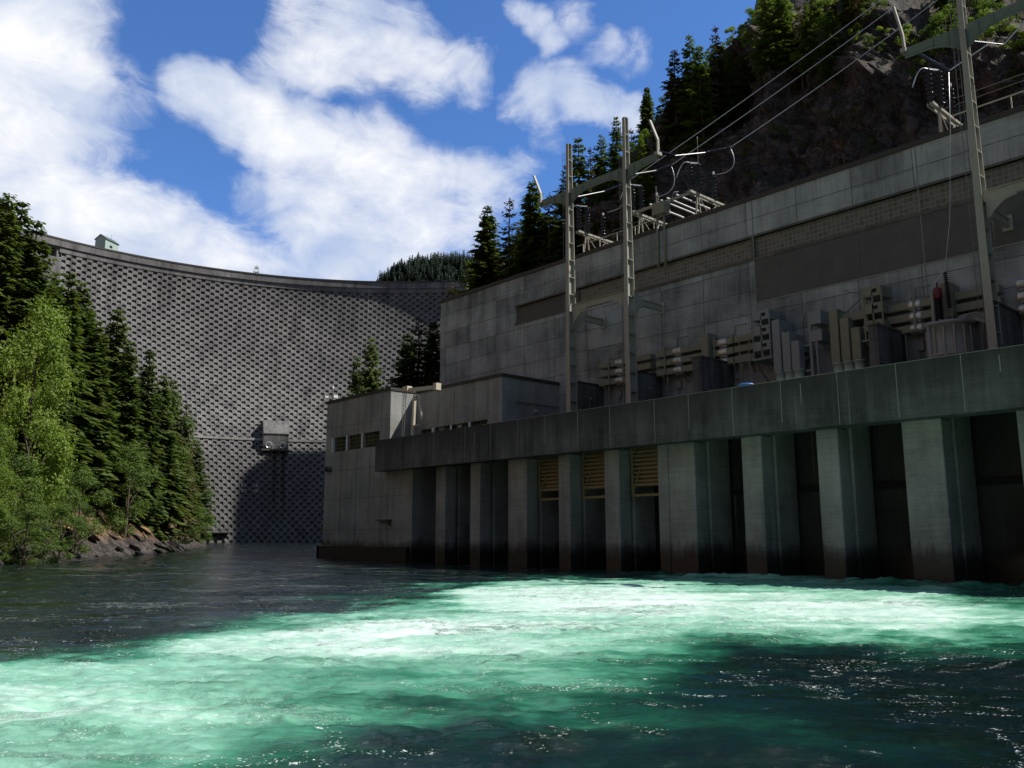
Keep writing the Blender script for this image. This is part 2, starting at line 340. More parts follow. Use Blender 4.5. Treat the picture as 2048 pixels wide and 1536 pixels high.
def left_pt(s,d):          # s 0..1 along the shore, d metres inland
    P=resamp(SL,400); x=np.interp(s,np.linspace(0,1,400),P[:,0])+NL[0]*d; y=np.interp(s,np.linspace(0,1,400),P[:,1])+NL[1]*d
    z=np.where(d<0,d*.6,np.minimum(d*.75,1.6)+np.maximum(d-2,0)*.93)
    z=z+np.clip(d/14,0.06,1)*(7*fbm(x/24,y/24,4,3))+np.clip((8-abs(d-4))/8,0,1)*2.2*fbm(x/4.,y/2.6,3,9)
    return x,y,np.where(d<-3,-2.5,z)
def right_pt(s,d):
    P=resamp(SR,400); t=np.linspace(0,1,400); x=np.interp(s,t,P[:,0])+NR[0]*d; y=np.interp(s,t,P[:,1])+NR[1]*d
    sl=1.05+.65*np.clip((s-.55)/.4,0,1)
    z=np.where(d<0,d*.6,sl*np.minimum(d,75)+.35*np.maximum(d-75,0))
    z=z+np.clip(d/14,.05,1)*6*fbm(x/22,y/22,4,21)
    return x,y,np.where(d<-3,-2.5,np.minimum(z,150))
# cliff behind the powerhouse: crest height by y
CY=np.array([-260,-80,-20,20,45,58,70,80,92,105,125,150]); CZ=np.array([70,50,52,58,68,73,75,70,62,55,44,40],float)
def cliff_pt(y,t):         # t 0..1 face, 1..2 above the rim
    zr=np.interp(y,CY,CZ)+5*fbm(y/9.,0*y,3,31)
    f=np.clip(t,0,1); u=np.clip(t-1,0,1)
    x=80+24*f**1.15+70*u
    z0=np.interp(y,[84,98],[18,2]); z=z0+(zr-z0)*f+np.interp(y,[20,48,58,75],[74,70,50,12])*u
    d=fbm(y/13.,z/16.,5,41,.55)
    k=np.clip(f*6,0,1)*np.clip(1.25-u,0.3,1)
    return x-7*d*k-4.5*abs(fbm(y/5.,z/8.,5,52,.62))*k-1.6*abs(fbm(y/1.7,z/3.,4,55,.65))*k, y+2.5*fbm(z/8.,y/8.,3,77)*k, z+(3.2*fbm(y/7.,x/7.,5,63,.6)-2.5*abs(fbm(y/3.,x/4.,3,66,.6)))*np.clip(u*8,0,1)
TREES=[(0,20.2,118.3,14.3,31.3),(0,22.4,122.0,15.6,30.7),(0,23.9,119.6,11.2,32.1),(0,27.0,122.0,11.0,25.4),(0,29.9,126.5,10.0,29.1),(0,33.9,135.8,11.5,29.4),(0,36.3,135.2,8.6,26.4),(0,44.6,153.6,9.0,33.0),(0,43.9,143.4,6.0,28.4),(0,49.9,152.0,5.2,29.9),(0,49.0,152.3,6.5,24.5),(0,55.7,160.6,2.7,29.8),(0,64.0,178.9,6.1,29.0),(0,66.8,177.9,2.7,28.2),(0,89.1,228.2,3.5,24.7),(1,69.5,111.0,0.1,33.3),(1,91.6,151.4,-0.0,39.8),(1,83.7,118.4,19.0,21.9),(1,84.5,115.3,18.7,20.5),(1,81.0,117.8,16.3,20.5),(1,103.6,134.8,18.3,36.4),(1,93.7,117.1,30.7,22.0),(1,92.5,110.4,39.5,21.3),(1,91.5,103.3,36.4,23.7),(1,91.6,100.5,35.1,20.0),(1,89.0,94.8,35.9,23.5),(1,87.4,89.4,39.4,16.0),(1,89.3,87.5,44.2,15.6),(1,90.6,86.1,44.8,19.6),(1,91.9,84.8,49.6,13.2),(1,95.3,85.5,53.0,13.2),(1,90.8,78.4,53.7,11.3),(1,110.7,92.1,62.6,12.4),(1,110.2,87.9,66.3,14.5),(1,112.3,86.9,67.5,10.4),(1,94.8,70.3,59.0,14.9),(1,96.1,68.4,60.5,15.5),(1,95.3,66.2,56.6,16.2),(1,99.1,65.9,64.0,13.7),(1,99.1,64.0,61.5,10.4),(1,118.1,73.3,78.6,10.9),(1,118.8,72.1,79.6,7.1),(1,97.8,56.6,66.1,11.4),(1,98.8,54.9,65.8,12.4),(0,52.3,252.9,43.6,30.7),(0,60.0,346.7,38.9,32.4),(0,83.5,220.7,5.0,21.5),(0,21.7,128.9,18.0,30.7),(0,46.4,228.0,39.1,21.3),(0,36.7,164.6,18.6,31.1),(0,53.1,293.3,46.3,18.3),(0,43.1,253.7,52.1,23.4),(0,40.2,155.7,12.3,19.3),(0,46.4,246.5,47.0,25.3),(0,47.2,290.5,52.6,28.1),(0,68.4,351.6,28.8,25.8),(0,60.5,351.1,37.9,26.0),(0,60.3,297.1,38.7,28.6),(0,29.5,210.8,47.5,28.4),(0,50.9,322.0,45.8,29.0),(0,56.6,272.8,42.2,29.7),(0,60.7,268.9,39.1,18.7),(0,23.4,151.4,23.7,19.8),(0,63.8,221.1,19.8,27.3),(0,59.5,240.5,32.0,33.3),(0,66.1,354.2,30.3,24.6),(0,53.7,302.5,43.6,18.2),(0,39.4,209.6,36.2,27.7),(0,52.0,199.7,22.5,29.9),(0,84.6,225.9,6.7,22.0),(0,66.2,327.4,33.2,18.2),(0,73.8,330.6,26.1,24.3),(0,59.6,315.6,36.2,24.9),(0,43.4,158.8,11.7,27.4),(0,86.5,235.2,6.7,19.7),(0,64.3,249.5,31.0,32.6),(0,69.2,285.3,32.9,20.1),(0,71.4,243.7,21.7,21.8),(0,61.9,312.9,33.5,30.9),(0,74.7,279.2,26.6,19.6),(0,33.2,149.3,16.0,25.7),(0,40.4,171.7,20.8,25.5),(0,46.9,183.0,19.7,18.8),(0,34.8,234.8,51.2,27.6),(0,77.6,329.0,21.8,25.2),(0,36.6,195.5,35.4,21.9),(0,48.3,186.7,19.7,30.0),(0,37.9,238.0,48.8,28.5),(0,61.7,308.8,33.9,33.3),(0,75.1,300.5,22.9,20.1),(0,47.9,200.6,26.3,25.1),(0,61.0,233.3,28.6,32.1),(0,69.6,309.1,26.2,18.6),(0,62.7,321.9,34.9,30.8),(0,29.5,159.6,21.7,25.6),(0,48.6,315.1,47.5,29.1),(0,26.4,178.4,34.9,28.9),(0,44.0,272.3,54.2,32.4),(0,32.7,227.3,51.4,21.8),(0,64.6,267.8,35.2,29.4),(0,50.6,318.4,45.4,29.6),(0,55.9,258.6,40.6,29.7),(0,41.5,259.1,54.8,19.7),(0,68.9,236.0,23.3,28.9),(0,40.1,217.5,39.4,30.6),(0,68.0,314.7,28.2,18.8),(0,43.7,196.6,27.6,19.4),(0,90.5,329.5,5.1,21.0),(0,39.2,176.0,23.3,25.6),(0,44.6,231.0,42.1,20.1),(1,242.7,212.8,91.6,14.3),(1,248.4,248.9,102.8,13.4),(1,197.2,222.8,62.3,12.4),(1,195.1,268.1,40.7,18.0),(1,156.1,220.9,23.0,19.9),(1,260.7,284.1,92.5,15.0),(1,194.7,127.1,88.8,16.6),(1,111.2,32.2,70.4,7.0),(1,213.6,228.2,78.0,17.7),(1,96.5,97.5,45.1,12.8),(1,179.2,96.2,86.6,19.1),(1,208.7,252.8,64.2,12.5),(1,95.0,104.7,47.2,7.6),(1,268.0,275.1,110.9,15.8),(1,142.6,94.3,74.2,11.4),(1,82.0,70.3,34.3,16.5),(1,151.8,66.2,96.2,15.1),(1,89.8,72.2,51.3,7.7),(1,255.3,228.9,100.8,12.1),(1,168.5,195.1,45.9,16.6),(1,96.9,109.5,45.8,10.2),(1,195.2,245.9,54.8,12.8),(1,176.5,149.0,77.5,12.5),(1,92.6,91.6,42.4,13.0),(1,256.5,232.2,102.4,13.9),(1,86.4,77.5,46.0,9.0),(1,105.7,36.6,68.0,8.1),(1,86.9,80.9,48.6,5.5),(1,89.3,91.7,39.2,14.0),(1,86.3,70.1,44.0,12.9),(1,102.0,61.2,67.6,6.0),(1,102.2,51.8,70.3,6.6),(1,97.1,107.3,48.6,8.7),(1,98.7,99.3,52.6,7.3),(1,99.6,111.8,50.1,8.0),(1,102.4,63.5,64.6,8.5),(1,101.6,44.5,69.8,7.0),(1,107.3,52.4,75.0,5.1),(1,101.5,66.2,66.6,5.9),(1,107.4,87.2,66.6,4.7),(1,101.6,46.8,69.5,7.6),(1,100.6,58.5,67.2,6.3),(1,99.7,48.0,70.2,4.6),(1,97.1,50.4,63.4,8.8),(1,105.4,91.5,60.6,7.5),(1,106.8,55.2,75.5,4.5),(1,99.8,73.1,66.6,4.5),(1,101.7,91.9,53.4,10.7),(1,101.4,54.9,70.2,5.2),(1,103.1,112.5,49.3,11.6),(1,129.9,67.6,88.3,7.9),(1,107.9,85.1,67.2,4.9),(1,102.1,73.8,67.9,5.3),(1,97.3,47.3,60.6,9.5),(1,98.7,52.4,62.0,12.1),(1,100.5,78.2,63.2,5.4),(1,124.3,62.2,87.2,5.1),(1,98.9,44.7,65.9,9.1)]
TREES_REST=[]
BLEAF=[(23.0, 108.1, 5.0, 26.2, 0, 0.68, 'big sunlit yellow green maple on the left bank'), (18.5, 100.8, 2.1, 13.0, 0, 0.75, 'yellow green maple at the left edge of the picture'), (28.0, 117.7, 6.1, 9.0, 0, 0.9, 'yellow green leafy tree under the big maple'), (21.5, 104.8, 2.5, 9.6, 1, 1.2, 'dark leafy tree above the shore at the left edge'), (29.4, 110.2, 1.3, 9.9, 1, 1.0, 'mid green leafy tree above the left shore rocks'), (62.7, 178.8, 7.4, 26.4, 1, 0.75, 'green leafy tree under the conifers near the dam'), (71.8, 196.3, 7.1, 15.0, 1, 0.85, 'leafy tree above the shore near the dam'), (88.6, 226.8, 3.2, 16.9, 1, 0.95, 'bright green leafy tree at the right end of the left forest'), (68.5, 179.9, 1.4, 10.3, 1, 1.1, 'low leafy tree over the shore near the dam toe'), (86.8, 217.3, 1.1, 9.4, 1, 1.2, 'bushy tree leaning over the water near the dam toe'), (25.8, 102.8, 0.3, 6.5, 1, 1.3, 'low leafy tree over the left shore rocks'), (21.9, 100.1, 0.3, 6.3, 1, 1.3, 'broad low tree over the rocks at the left'), (43.1, 136.3, 3.4, 13.9, 1, 1.0, 'dark green leafy tree in the middle of the left forest')]
SHRUB=[(82.6, 211.6, 2.3, 3.2, 2), (24.8, 117.2, 8.8, 2.6, 2), (37.5, 137.1, 7.1, 5.2, 2), (38.7, 136.4, 5.5, 1.5, 2), (34.6, 132.2, 7.6, 5.2, 3), (78.8, 204.6, 2.1, 3.8, 2), (27.9, 116.1, 5.0, 3.7, 2), (21.9, 111.3, 7.9, 3.3, 2), (32.6, 120.3, 3.1, 4.5, 2)]
CBUSH=[(99.5, 28.0, 53.5, 1.3, 2), (95.7, 46.5, 52.7, 2.2, 2), (97.0, 46.5, 58.5, 1.4, 2), (100.1, 39.1, 60.6, 5.1, 3), (102.2, 62.1, 77.1, 1.5, 3), (104.2, 34.8, 64.6, 4.3, 3), (100.0, 83.1, 60.9, 2.7, 2), (94.5, 42.0, 47.8, 1.9, 2), (98.2, 67.7, 66.2, 3.4, 2), (98.9, 30.2, 58.1, 4.4, 3), (101.1, 53.5, 67.0, 4.6, 2), (101.9, 25.3, 57.0, 4.3, 3), (102.6, 67.5, 71.8, 5.1, 2), (90.5, 60.5, 45.0, 1.7, 2), (102.8, 70.4, 72.4, 3.0, 2), (95.1, 59.0, 53.3, 2.4, 2), (100.0, 43.1, 67.8, 3.9, 2), (100.0, 25.7, 55.0, 5.3, 3), (103.2, 105.3, 55.8, 4.9, 3), (96.3, 51.4, 51.5, 2.3, 2), (102.0, 65.7, 70.3, 4.5, 2), (94.3, 72.8, 56.3, 1.5, 2), (103.3, 83.0, 65.2, 4.1, 3), (96.7, 52.3, 55.9, 1.5, 2), (98.1, 41.5, 61.9, 1.5, 2), (103.4, 37.1, 65.0, 2.1, 2), (96.9, 42.5, 62.2, 2.0, 2), (120.6, 59.2, 85.4, 2.5, 2), (101.7, 64.7, 74.9, 3.4, 3), (93.4, 57.5, 50.0, 2.2, 2), (103.6, 61.0, 77.5, 3.6, 3), (108.3, 29.4, 64.6, 1.3, 3), (104.3, 70.1, 76.0, 2.8, 2), (100.6, 28.0, 56.2, 4.0, 3), (104.6, 86.8, 64.0, 4.7, 2), (99.5, 35.3, 59.4, 2.6, 3), (94.1, 70.5, 57.9, 2.6, 2), (101.6, 62.3, 76.4, 1.3, 3), (99.6, 61.0, 72.3, 2.9, 3), (103.2, 77.2, 69.9, 4.5, 2), (94.6, 53.4, 53.2, 2.3, 2), (100.2, 36.6, 58.8, 3.5, 3), (107.8, 68.6, 78.6, 2.7, 3), (101.3, 35.6, 60.8, 4.8, 2), (99.7, 31.1, 51.0, 2.5, 2), (103.0, 57.3, 74.3, 5.0, 3), (99.5, 42.1, 63.6, 2.8, 3), (101.2, 32.3, 60.3, 3.3, 3), (95.9, 32.8, 47.8, 1.9, 2), (99.9, 66.7, 62.8, 2.5, 2), (84.9, 68.6, 41.4, 2.4, 2), (104.6, 59.3, 77.2, 5.1, 3), (100.5, 62.9, 60.4, 1.4, 2), (101.3, 63.0, 75.0, 2.3, 3), (99.0, 28.0, 51.5, 2.5, 2), (94.5, 73.3, 58.8, 1.8, 2), (103.6, 62.1, 77.7, 2.9, 3), (98.1, 50.8, 63.1, 4.9, 3), (102.2, 59.9, 76.1, 4.8, 3), (95.6, 46.8, 55.0, 1.5, 2), (97.9, 37.2, 56.5, 2.8, 2), (92.2, 76.8, 56.9, 2.0, 2), (101.9, 30.3, 60.3, 4.9, 2), (98.1, 45.5, 63.8, 1.8, 2), (106.2, 33.8, 67.0, 5.2, 2), (102.9, 65.2, 71.5, 2.7, 2), (99.7, 48.6, 69.0, 5.3, 3), (97.7, 44.2, 64.5, 2.6, 3), (100.7, 34.8, 60.5, 5.3, 2), (94.1, 54.4, 54.7, 1.7, 2), (103.1, 64.1, 77.3, 1.2, 3), (99.1, 68.7, 65.8, 5.2, 3), (86.8, 80.1, 47.8, 2.7, 2), (105.2, 50.9, 76.5, 2.5, 3), (96.6, 48.2, 60.8, 2.5, 2), (90.3, 55.4, 47.1, 1.6, 2)]
# ---------------------------------------------------------------- terrain and water
def grid_obj(name,X,Y,Z,m,kind='structure',smooth=True,attr=None):
    n,k=X.shape; me=bpy.data.meshes.new(name); co=np.stack([X,Y,Z],-1).reshape(-1,3)
    i=np.arange(n-1)[:,None]*k+np.arange(k-1)[None]; f=np.stack([i,i+1,i+k+1,i+k],-1).reshape(-1,4)
    me.vertices.add(len(co)); me.vertices.foreach_set('co',co.ravel().astype(np.float32))
    me.loops.add(f.size); me.loops.foreach_set('vertex_index',f.ravel().astype(np.int32))
    me.polygons.add(len(f)); me.polygons.foreach_set('loop_start',np.arange(0,f.size,4,dtype=np.int32)); me.polygons.foreach_set('loop_total',np.full(len(f),4,np.int32))
    me.update(calc_edges=True); me.validate()
    if smooth: me.polygons.foreach_set('use_smooth',np.ones(len(me.polygons),bool))
    if attr is not None:
        for nm,A in attr.items():
            a=me.attributes.new(nm,'FLOAT','POINT'); a.data.foreach_set('value',A.ravel().astype(np.float32))
    me.materials.append(m); o=bpy.data.objects.new(name,me); COL.objects.link(o); o['kind']=kind; return o
s,d=np.meshgrid(np.linspace(0,1,420),np.r_[np.linspace(-6,14,50),np.linspace(14.5,190,110)],indexing='ij')
x,y,z=left_pt(s,d); o=grid_obj('left_river_bank',x[:,::-1],y[:,::-1],z[:,::-1],ROCKL)
s,d=np.meshgrid(np.linspace(0,1,260),np.r_[np.linspace(-6,10,24),np.linspace(11,230,110)],indexing='ij')
x,y,z=right_pt(s,d); o=grid_obj('right_hillside',x,y,z,ROCKR)
y_,t_=np.meshgrid(np.r_[np.linspace(-260,-86,90),np.linspace(-85,116,600)],np.r_[np.linspace(0,1,240),np.linspace(1.01,2,110)],indexing='ij')  # the far downstream stretch is unseen, added to screen off sky light
x,y,z=cliff_pt(y_,t_); o=grid_obj('rock_cliff',x,y,z,ROCKR,smooth=False)
# unseen spur added behind the rim, its crest shaped to shade the dam
y_,x_=np.meshgrid(np.linspace(-150,345,160),np.linspace(235,440,60),indexing='ij')
zr_=np.interp(y_,[-150,-40,40,90,120,141,150,162,172,181,225,240,255,285,320,345],[80,90,130,210,280,322,341,335,322,234,230,226,205,190,150,0])
pf=np.interp(x_,[235,290,330,360,440],[.3,.72,1,.85,.3])
grid_obj('added_shade_spur',x_+4*fbm(y_/20,x_/20,3,81),y_,zr_*pf+7*fbm(x_/18,y_/18,4,83)-3,ROCKR)
x_,y_=np.meshgrid(np.linspace(-420,330,90),np.linspace(-470,-190,40),indexing='ij')  # unseen hill added behind the camera to block low sky light
grid_obj('added_shade_hill',x_,y_,np.interp(y_,[-470,-380,-260,-190],[60,190,110,-3])+18*fbm(x_/60,y_/60,4,88),ROCKR)
# foam / aeration on the river: table by bearing and distance from the landing
VR=[1088,1128,1148,1160,1180,1210,1240,1270,1300,1340,1380,1430,1480,1536,1700]
TB=[[0,0,0,0,0,0,0,0,0],[0,0,0,0,0,.15,.4,.4,.3],[0,0,0,0,.1,.45,.85,.75,.5],[0,0,0,.05,.75,.75,.7,.6,.4],[0,0,0,.22,.98,1,.85,.95,.55],[0,0,.2,.72,.95,1,.95,1,.75],
    [0,.1,.62,1,.92,.88,.85,.9,.6],[.3,.5,.9,.95,.85,.75,.5,.45,.25],[.85,.85,.85,.88,.85,.62,.2,.1,.1],[.82,.82,.78,.75,.72,.55,.28,.1,0],[.78,.82,.72,.66,.6,.38,.3,.15,.05],
    [.8,.78,.6,.42,.36,.42,.36,.2,.05],[.74,.66,.45,.16,.18,.34,.24,.15,.1],[.68,.5,.3,.08,.06,.12,.12,.12,.1],[.5,.3,.1,0,0,0,0,0,0]]
def aer(X,Y):
    D=np.hypot(X,Y)+1e-6; az=np.arctan2(X,Y)-R(41.7)
    v=1069+3*1726/D; u=1024+1726*np.tan(np.clip(az,-1.2,1.2))
    q=fbm(X/5.,Y/3.5,4,91,.6); q2=fbm(X/2.2+4,Y/1.6,4,97,.6)
    u=u+q*230; v=v+q2*(v-1080)*.14
    ui=np.clip(u/256,0,7.999); ci=ui.astype(int); cf=ui-ci; cf=cf*cf*(3-2*cf)
    vi=np.interp(v,VR,np.arange(len(VR))); vi=np.clip(vi,0,len(VR)-1.001); ri=vi.astype(int); rf=vi-ri
    A=np.array(TB); a=(A[ri,ci]*(1-cf)+A[ri,ci+1]*cf)*(1-rf)+(A[ri+1,ci]*(1-cf)+A[ri+1,ci+1]*cf)*rf
    return np.clip(a,0,1)
az,rr=np.meshgrid(np.linspace(R(-14),R(112),760),np.geomspace(4.5,420,900),indexing='ij')
X=rr*np.sin(az);Y=rr*np.cos(az); A=aer(X,Y)
amp=.035+.035*np.clip(A*1.3,0,1)
U_=X*.72-Y*.69; W_=X*.69+Y*.72
Z=amp*(1.3*fbm(U_/6.,W_/2.2,3,5)+1.6*(.25-abs(fbm(U_/1.7,W_/.9,4,15,.62)))*2+.5*fbm(X/.35,Y/.3,2,25)*np.clip(30/rr,0,1))
Z+=.30*np.exp(-((X-53.5)/3.0)**2)*np.clip(fbm(X/1.8,Y/2.4,4,35,.65)+.12,0,1)*np.clip((52-Y)/10,0,1)*np.clip(rr/30,0,1)*2.0
Z=np.where(X>55.2,Z*.3,Z)
m,T,p=mat('river_water'); P=pos(T); a=T.new('ShaderNodeAttribute',attribute_name='aeration').outputs['Fac']
FL=T.vmath('ADD',T.new('ShaderNodeVectorRotate',{'Vector':P,'Angle':R(44)},rotation_type='Z_AXIS').outputs[0],T.vmath('SCALE',T.noise(P,.25,3,.6,0,1)))
n1=T.noise(T.scale(FL,(.10,.42,1)),1.0,8,.62,.5); n2=T.noise(T.scale(FL,(.22,2.2,1)),1.6,10,.72,.7); n3=T.noise(P,11,5,.75)
f=T.math('ADD',a,T.math('ADD',T.math('MULTIPLY_ADD',n1,.62,-.34),T.math('MULTIPLY_ADD',n2,.30,-.16)))
c=T.ramp(f,[(.10,(.0015,.009,.008)),(.28,(.003,.024,.018)),(.44,(.010,.085,.047)),(.60,(.065,.28,.17)),(.80,(.28,.58,.43)),(1.0,(.74,.92,.84))])
ft=T.math('ADD',T.math('MULTIPLY',n2,.5),T.math('ADD',T.math('MULTIPLY',n3,.42),T.math('MULTIPLY',a,.36)))
foam=T.math('MULTIPLY',T.ramp(ft,[(.80,0.0),(.98,1.0)]),T.ramp(a,[(.15,0.0),(.6,1.0)]))
foam=T.math('MULTIPLY',foam,.85)
n5=T.noise(T.scale(FL,(1,1.6,1)),16,3,.6); ln2=T.math('ABSOLUTE',T.math('SUBTRACT',T.noise(T.scale(FL,(.22,.7,1)),.55,4,.6,.8),.5))
zone=T.math('ADD',T.ramp(ln2,[(0.0,1.0),(.03,0.0)]),T.ramp(T.noise(T.scale(FL,(.35,1,1)),.26,4,.6,.4),[(.56,0.0),(.68,.9)]),clamp=True)
fl=T.ramp(T.math('ADD',n5,T.math('MULTIPLY',zone,.16)),[(.735,0.0),(.775,1.0)])  # white flecks: froth, and sun glints painted as surface colour
c=T.mix(T.math('MAXIMUM',foam,fl),c,(.84,.93,.90))
setp(T,p,Base_Color=c,Roughness=T.math('MULTIPLY_ADD',T.ramp(f,[(.3,0.0),(.9,1.0)]),.38,.06),IOR=1.33,Specular_IOR_Level=.5)
ln=T.math('ABSOLUTE',T.math('SUBTRACT',T.noise(T.scale(FL,(.22,.7,1)),.55,4,.6,.8),.5))
chop=T.math('ADD',T.ramp(ln,[(0.0,1.0),(.028,0.0)]),T.ramp(T.noise(T.scale(FL,(.4,1,1)),.30,3,.6),[(.58,0.0),(.7,.12)]),clamp=True)
h=T.math('ADD',T.math('MULTIPLY',n3,T.math('MULTIPLY_ADD',chop,.55,.10)),T.math('ADD',T.math('MULTIPLY',T.noise(T.scale(FL,(1.4,2.6,1)),2.2,5,.65),.30),T.math('MULTIPLY',T.noise(T.scale(FL,(.8,1.3,1)),.8,4,.6),.55)))
bump(T,p,h,T.math('MULTIPLY_ADD',T.ramp(T.noise(T.scale(FL,(.5,1,1)),.22,3,.6),[(.42,0.0),(.6,1.0)]),.75,.22),.32); WATER=m
grid_obj('river_water',X,Y,Z,WATER,attr={'aeration':A})
# river bed / ground sheet reaching the horizon
m,T,p=mat('ground_soil'); P=pos(T); setp(T,p,Base_Color=T.mix(T.noise(P,.05,6,.6),(.02,.028,.018),(.06,.06,.04)),Roughness=.9)
b=MB(); b.quad((-3000,-3000,-2.6),(3000,-3000,-2.6),(3000,3000,-2.6),(-3000,3000,-2.6)); o=b.build('ground',m); o['kind']='structure'
FOOT=plain('wet_footing',(.022,.019,.017),.5,0,.4,1.5,.3)
LEDGE=concrete('concrete_ledge',(.5,.49,.46),(.22,.21,.20))
# ---------------------------------------------------------------- the dam
DC=(108.3,202.4)
def Rz(z):
    return 150+29*(1-(1-min(1,max(0,(z-43)/76.)))**1.7) if z>=43 else 122+26.3*z/43.
def dp(phi,z,r=None,inset=0):
    r=(Rz(z) if r is None else r)+inset
    return (DC[0]+r*math.sin(phi),DC[1]+r*math.cos(phi),z)
dam=thing('arch_dam','huge curved concrete dam with a waffle grid of square pockets across the valley','dam',(178,367,0))
b=MB(); dphi=2.1/179; ph0=R(-7.2); ncol=int((R(50)-ph0)/dphi); ZT=119.3
for i in range(ncol):
    a=ph0+i*dphi; a0=a+dphi*.075; a1=a+dphi*.925; e=a+dphi; z=ZT-(1.5 if i%2 else 0); top=True
    zs=[ZT]; cells=[]
    if i%2: b.quad(dp(a,ZT),dp(e,ZT),dp(e,z),dp(a,z))
    while z>0:
        z1=z-1.6; z2=z-3.0
        for (q,w_) in((a,a0),(a1,e)): b.quad(dp(q,z),dp(w_,z),dp(w_,z1),dp(q,z1))
        D=.95; di=.06*(e-a)
        A1=(a0+a1)/2
        tl,tr,br_,bl=dp(a0,z),dp(a1,z),dp(a1,z1),dp(a0,z1); TL,TR,BR,BL=dp(a0+di,z-.05,inset=D),dp(a1-di,z-.05,inset=D),dp(a1-di,z1+.5,inset=D*.8),dp(a0+di,z1+.5,inset=D*.8)
        b.quad(TL,TR,BR,BL); b.quad(tl,tr,TR,TL); b.quad(bl,BL,BR,br_); b.quad(tl,TL,BL,bl); b.quad(tr,br_,BR,TR)
        b.quad(dp(a,z1),dp(e,z1),dp(e,z2),dp(a,z2)); z=z2
        if 43.2>z>40.4 and not top is None and z<43.2 and top: top=False
b.build('waffle_face',CDAM,dam)
b=MB()   # crest band, parapet, end block
def band(b,p0,p1,z0,z1,r0,r1,n=60):
    for i in range(n):
        a=p0+(p1-p0)*i/n; e=p0+(p1-p0)*(i+1)/n
        q=[(a,z0,r0),(e,z0,r0),(e,z1,r0),(a,z1,r0),(a,z0,r1),(e,z0,r1),(e,z1,r1),(a,z1,r1)]; v=[dp(g,h,r) for g,h,r in q]
        for f in((0,3,2,1),(4,5,6,7),(0,1,5,4),(3,7,6,2)): b.quad(*[v[k] for k in f])
        if i==0: b.quad(v[0],v[4],v[7],v[3])
        if i==n-1: b.quad(v[1],v[2],v[6],v[5])
band(b,R(-14.5),R(52),121.6,124.4,178.2,186)
band(b,ph0-.004,R(52),119.25,121.7,178.75,186)
b.build('crest_band',CDAM,dam)
b=MB(); band(b,R(-14.5),R(52),124.4,125.1,178.0,178.6); b.build('crest_parapet_rail',COPING,dam)
b=MB(); band(b,R(-14.5),ph0-.004,60,116,176,190,20); band(b,R(-7.75),ph0-.004,116,121.7,179.3,186,4); band(b,R(-14.5),R(-9.8),116,121.7,179.3,186,8)
b.build('end_block',CDAM,dam)
b=MB(); band(b,R(-10),R(-7.5),115.8,121.8,183.5,184,6); b.build('opening_shade_sheet',DARK,dam)  # near-black sheet paints the shade inside the roadway opening
b=MB(); band(b,R(-9),R(50),42.4,43.4,147.5,152,70); b.build('ledge',LEDGE,dam)
# outlet works in the middle of the face
ow=MB(); pc=R(22.9); hw=.036
def owbox(z0,z1,r0,r1,w0=hw): band(ow,pc-w0,pc+w0,z0,z1,r0,r1,4)
ow.cur=0
def hood(pa,pb):
    q=[]
    for a in(pa,pb): q.append([dp(a,38.6,144),dp(a,45.2,144),dp(a,51.5,149.5),dp(a,51.5,156),dp(a,38.6,156)])
    n=5
    for i in range(n): j=(i+1)%n; ow.quad(q[0][i],q[1][i],q[1][j],q[0][j])
    ow.quad(*q[0][::-1]); ow.quad(*q[1])
hood(pc-hw,pc+hw)
band(ow,pc-hw*1.05,pc+hw*1.05,45.0,45.35,143.7,144.4,4); band(ow,pc-hw*1.1,pc+hw*1.1,37.9,38.6,143.2,150,4)
ow.build('outlet_house',CDAM,dam)
vb=MB()
for k,sgn in ((0,-1),(1,1)):
    c=Vector(dp(pc+sgn*hw*.55,40.2,143.3)); nrm=(Vector(dp(pc,0,100))-Vector(dp(pc,0,120))).normalized(); tn=Vector((nrm.y,-nrm.x,0))
    vb.tube([c+tn*1.25*math.cos(t)+Vector((0,0,1.25*math.sin(t))) for t in np.linspace(0,2*math.pi,17)],.3,6)
cc=Vector(dp(pc,39.0,142.8))
for t in (-1.4,-.7,0,.7,1.4): vb.beam(cc+tn*t*.8+Vector((0,0,1.5)),cc+tn*t+Vector((0,0,-.6)),.25)
vb.beam(cc+tn*-1.6,cc+tn*1.6,.3); vb.beam(cc+tn*-1.2+Vector((0,0,1.4)),cc+tn*1.2+Vector((0,0,1.4)),.3)
vb.build('outlet_valve',BELL,dam)
b=MB(); band(b,R(-4),R(15),3.6,3.9,121.2,124.5,40)
for i in range(60):
    a=R(-4)+R(19)*i/59; p=Vector(dp(a,3.9,121.3)); b.beam(p,p+Vector((0,0,1.15)),.09)
for zz in (4.5,5.05):
    b.tube([dp(R(-4)+R(19)*i/40,zz,121.3) for i in range(41)],.06,5)
b.build('toe_walkway',CDAM,dam)
b=MB()
for zz,ph in ((22,17.3),(22,19.3)):
    for j in range(2):
        for k in range(2): band(b,R(ph)+k*.008,R(ph)+k*.008+.0055,zz-2.2*j,zz-2.2*j+1.3,Rz(zz-2.2*j)-.15,Rz(zz)+1,1)
    b.build('instrument_panel',LEDGE,dam); b=MB()
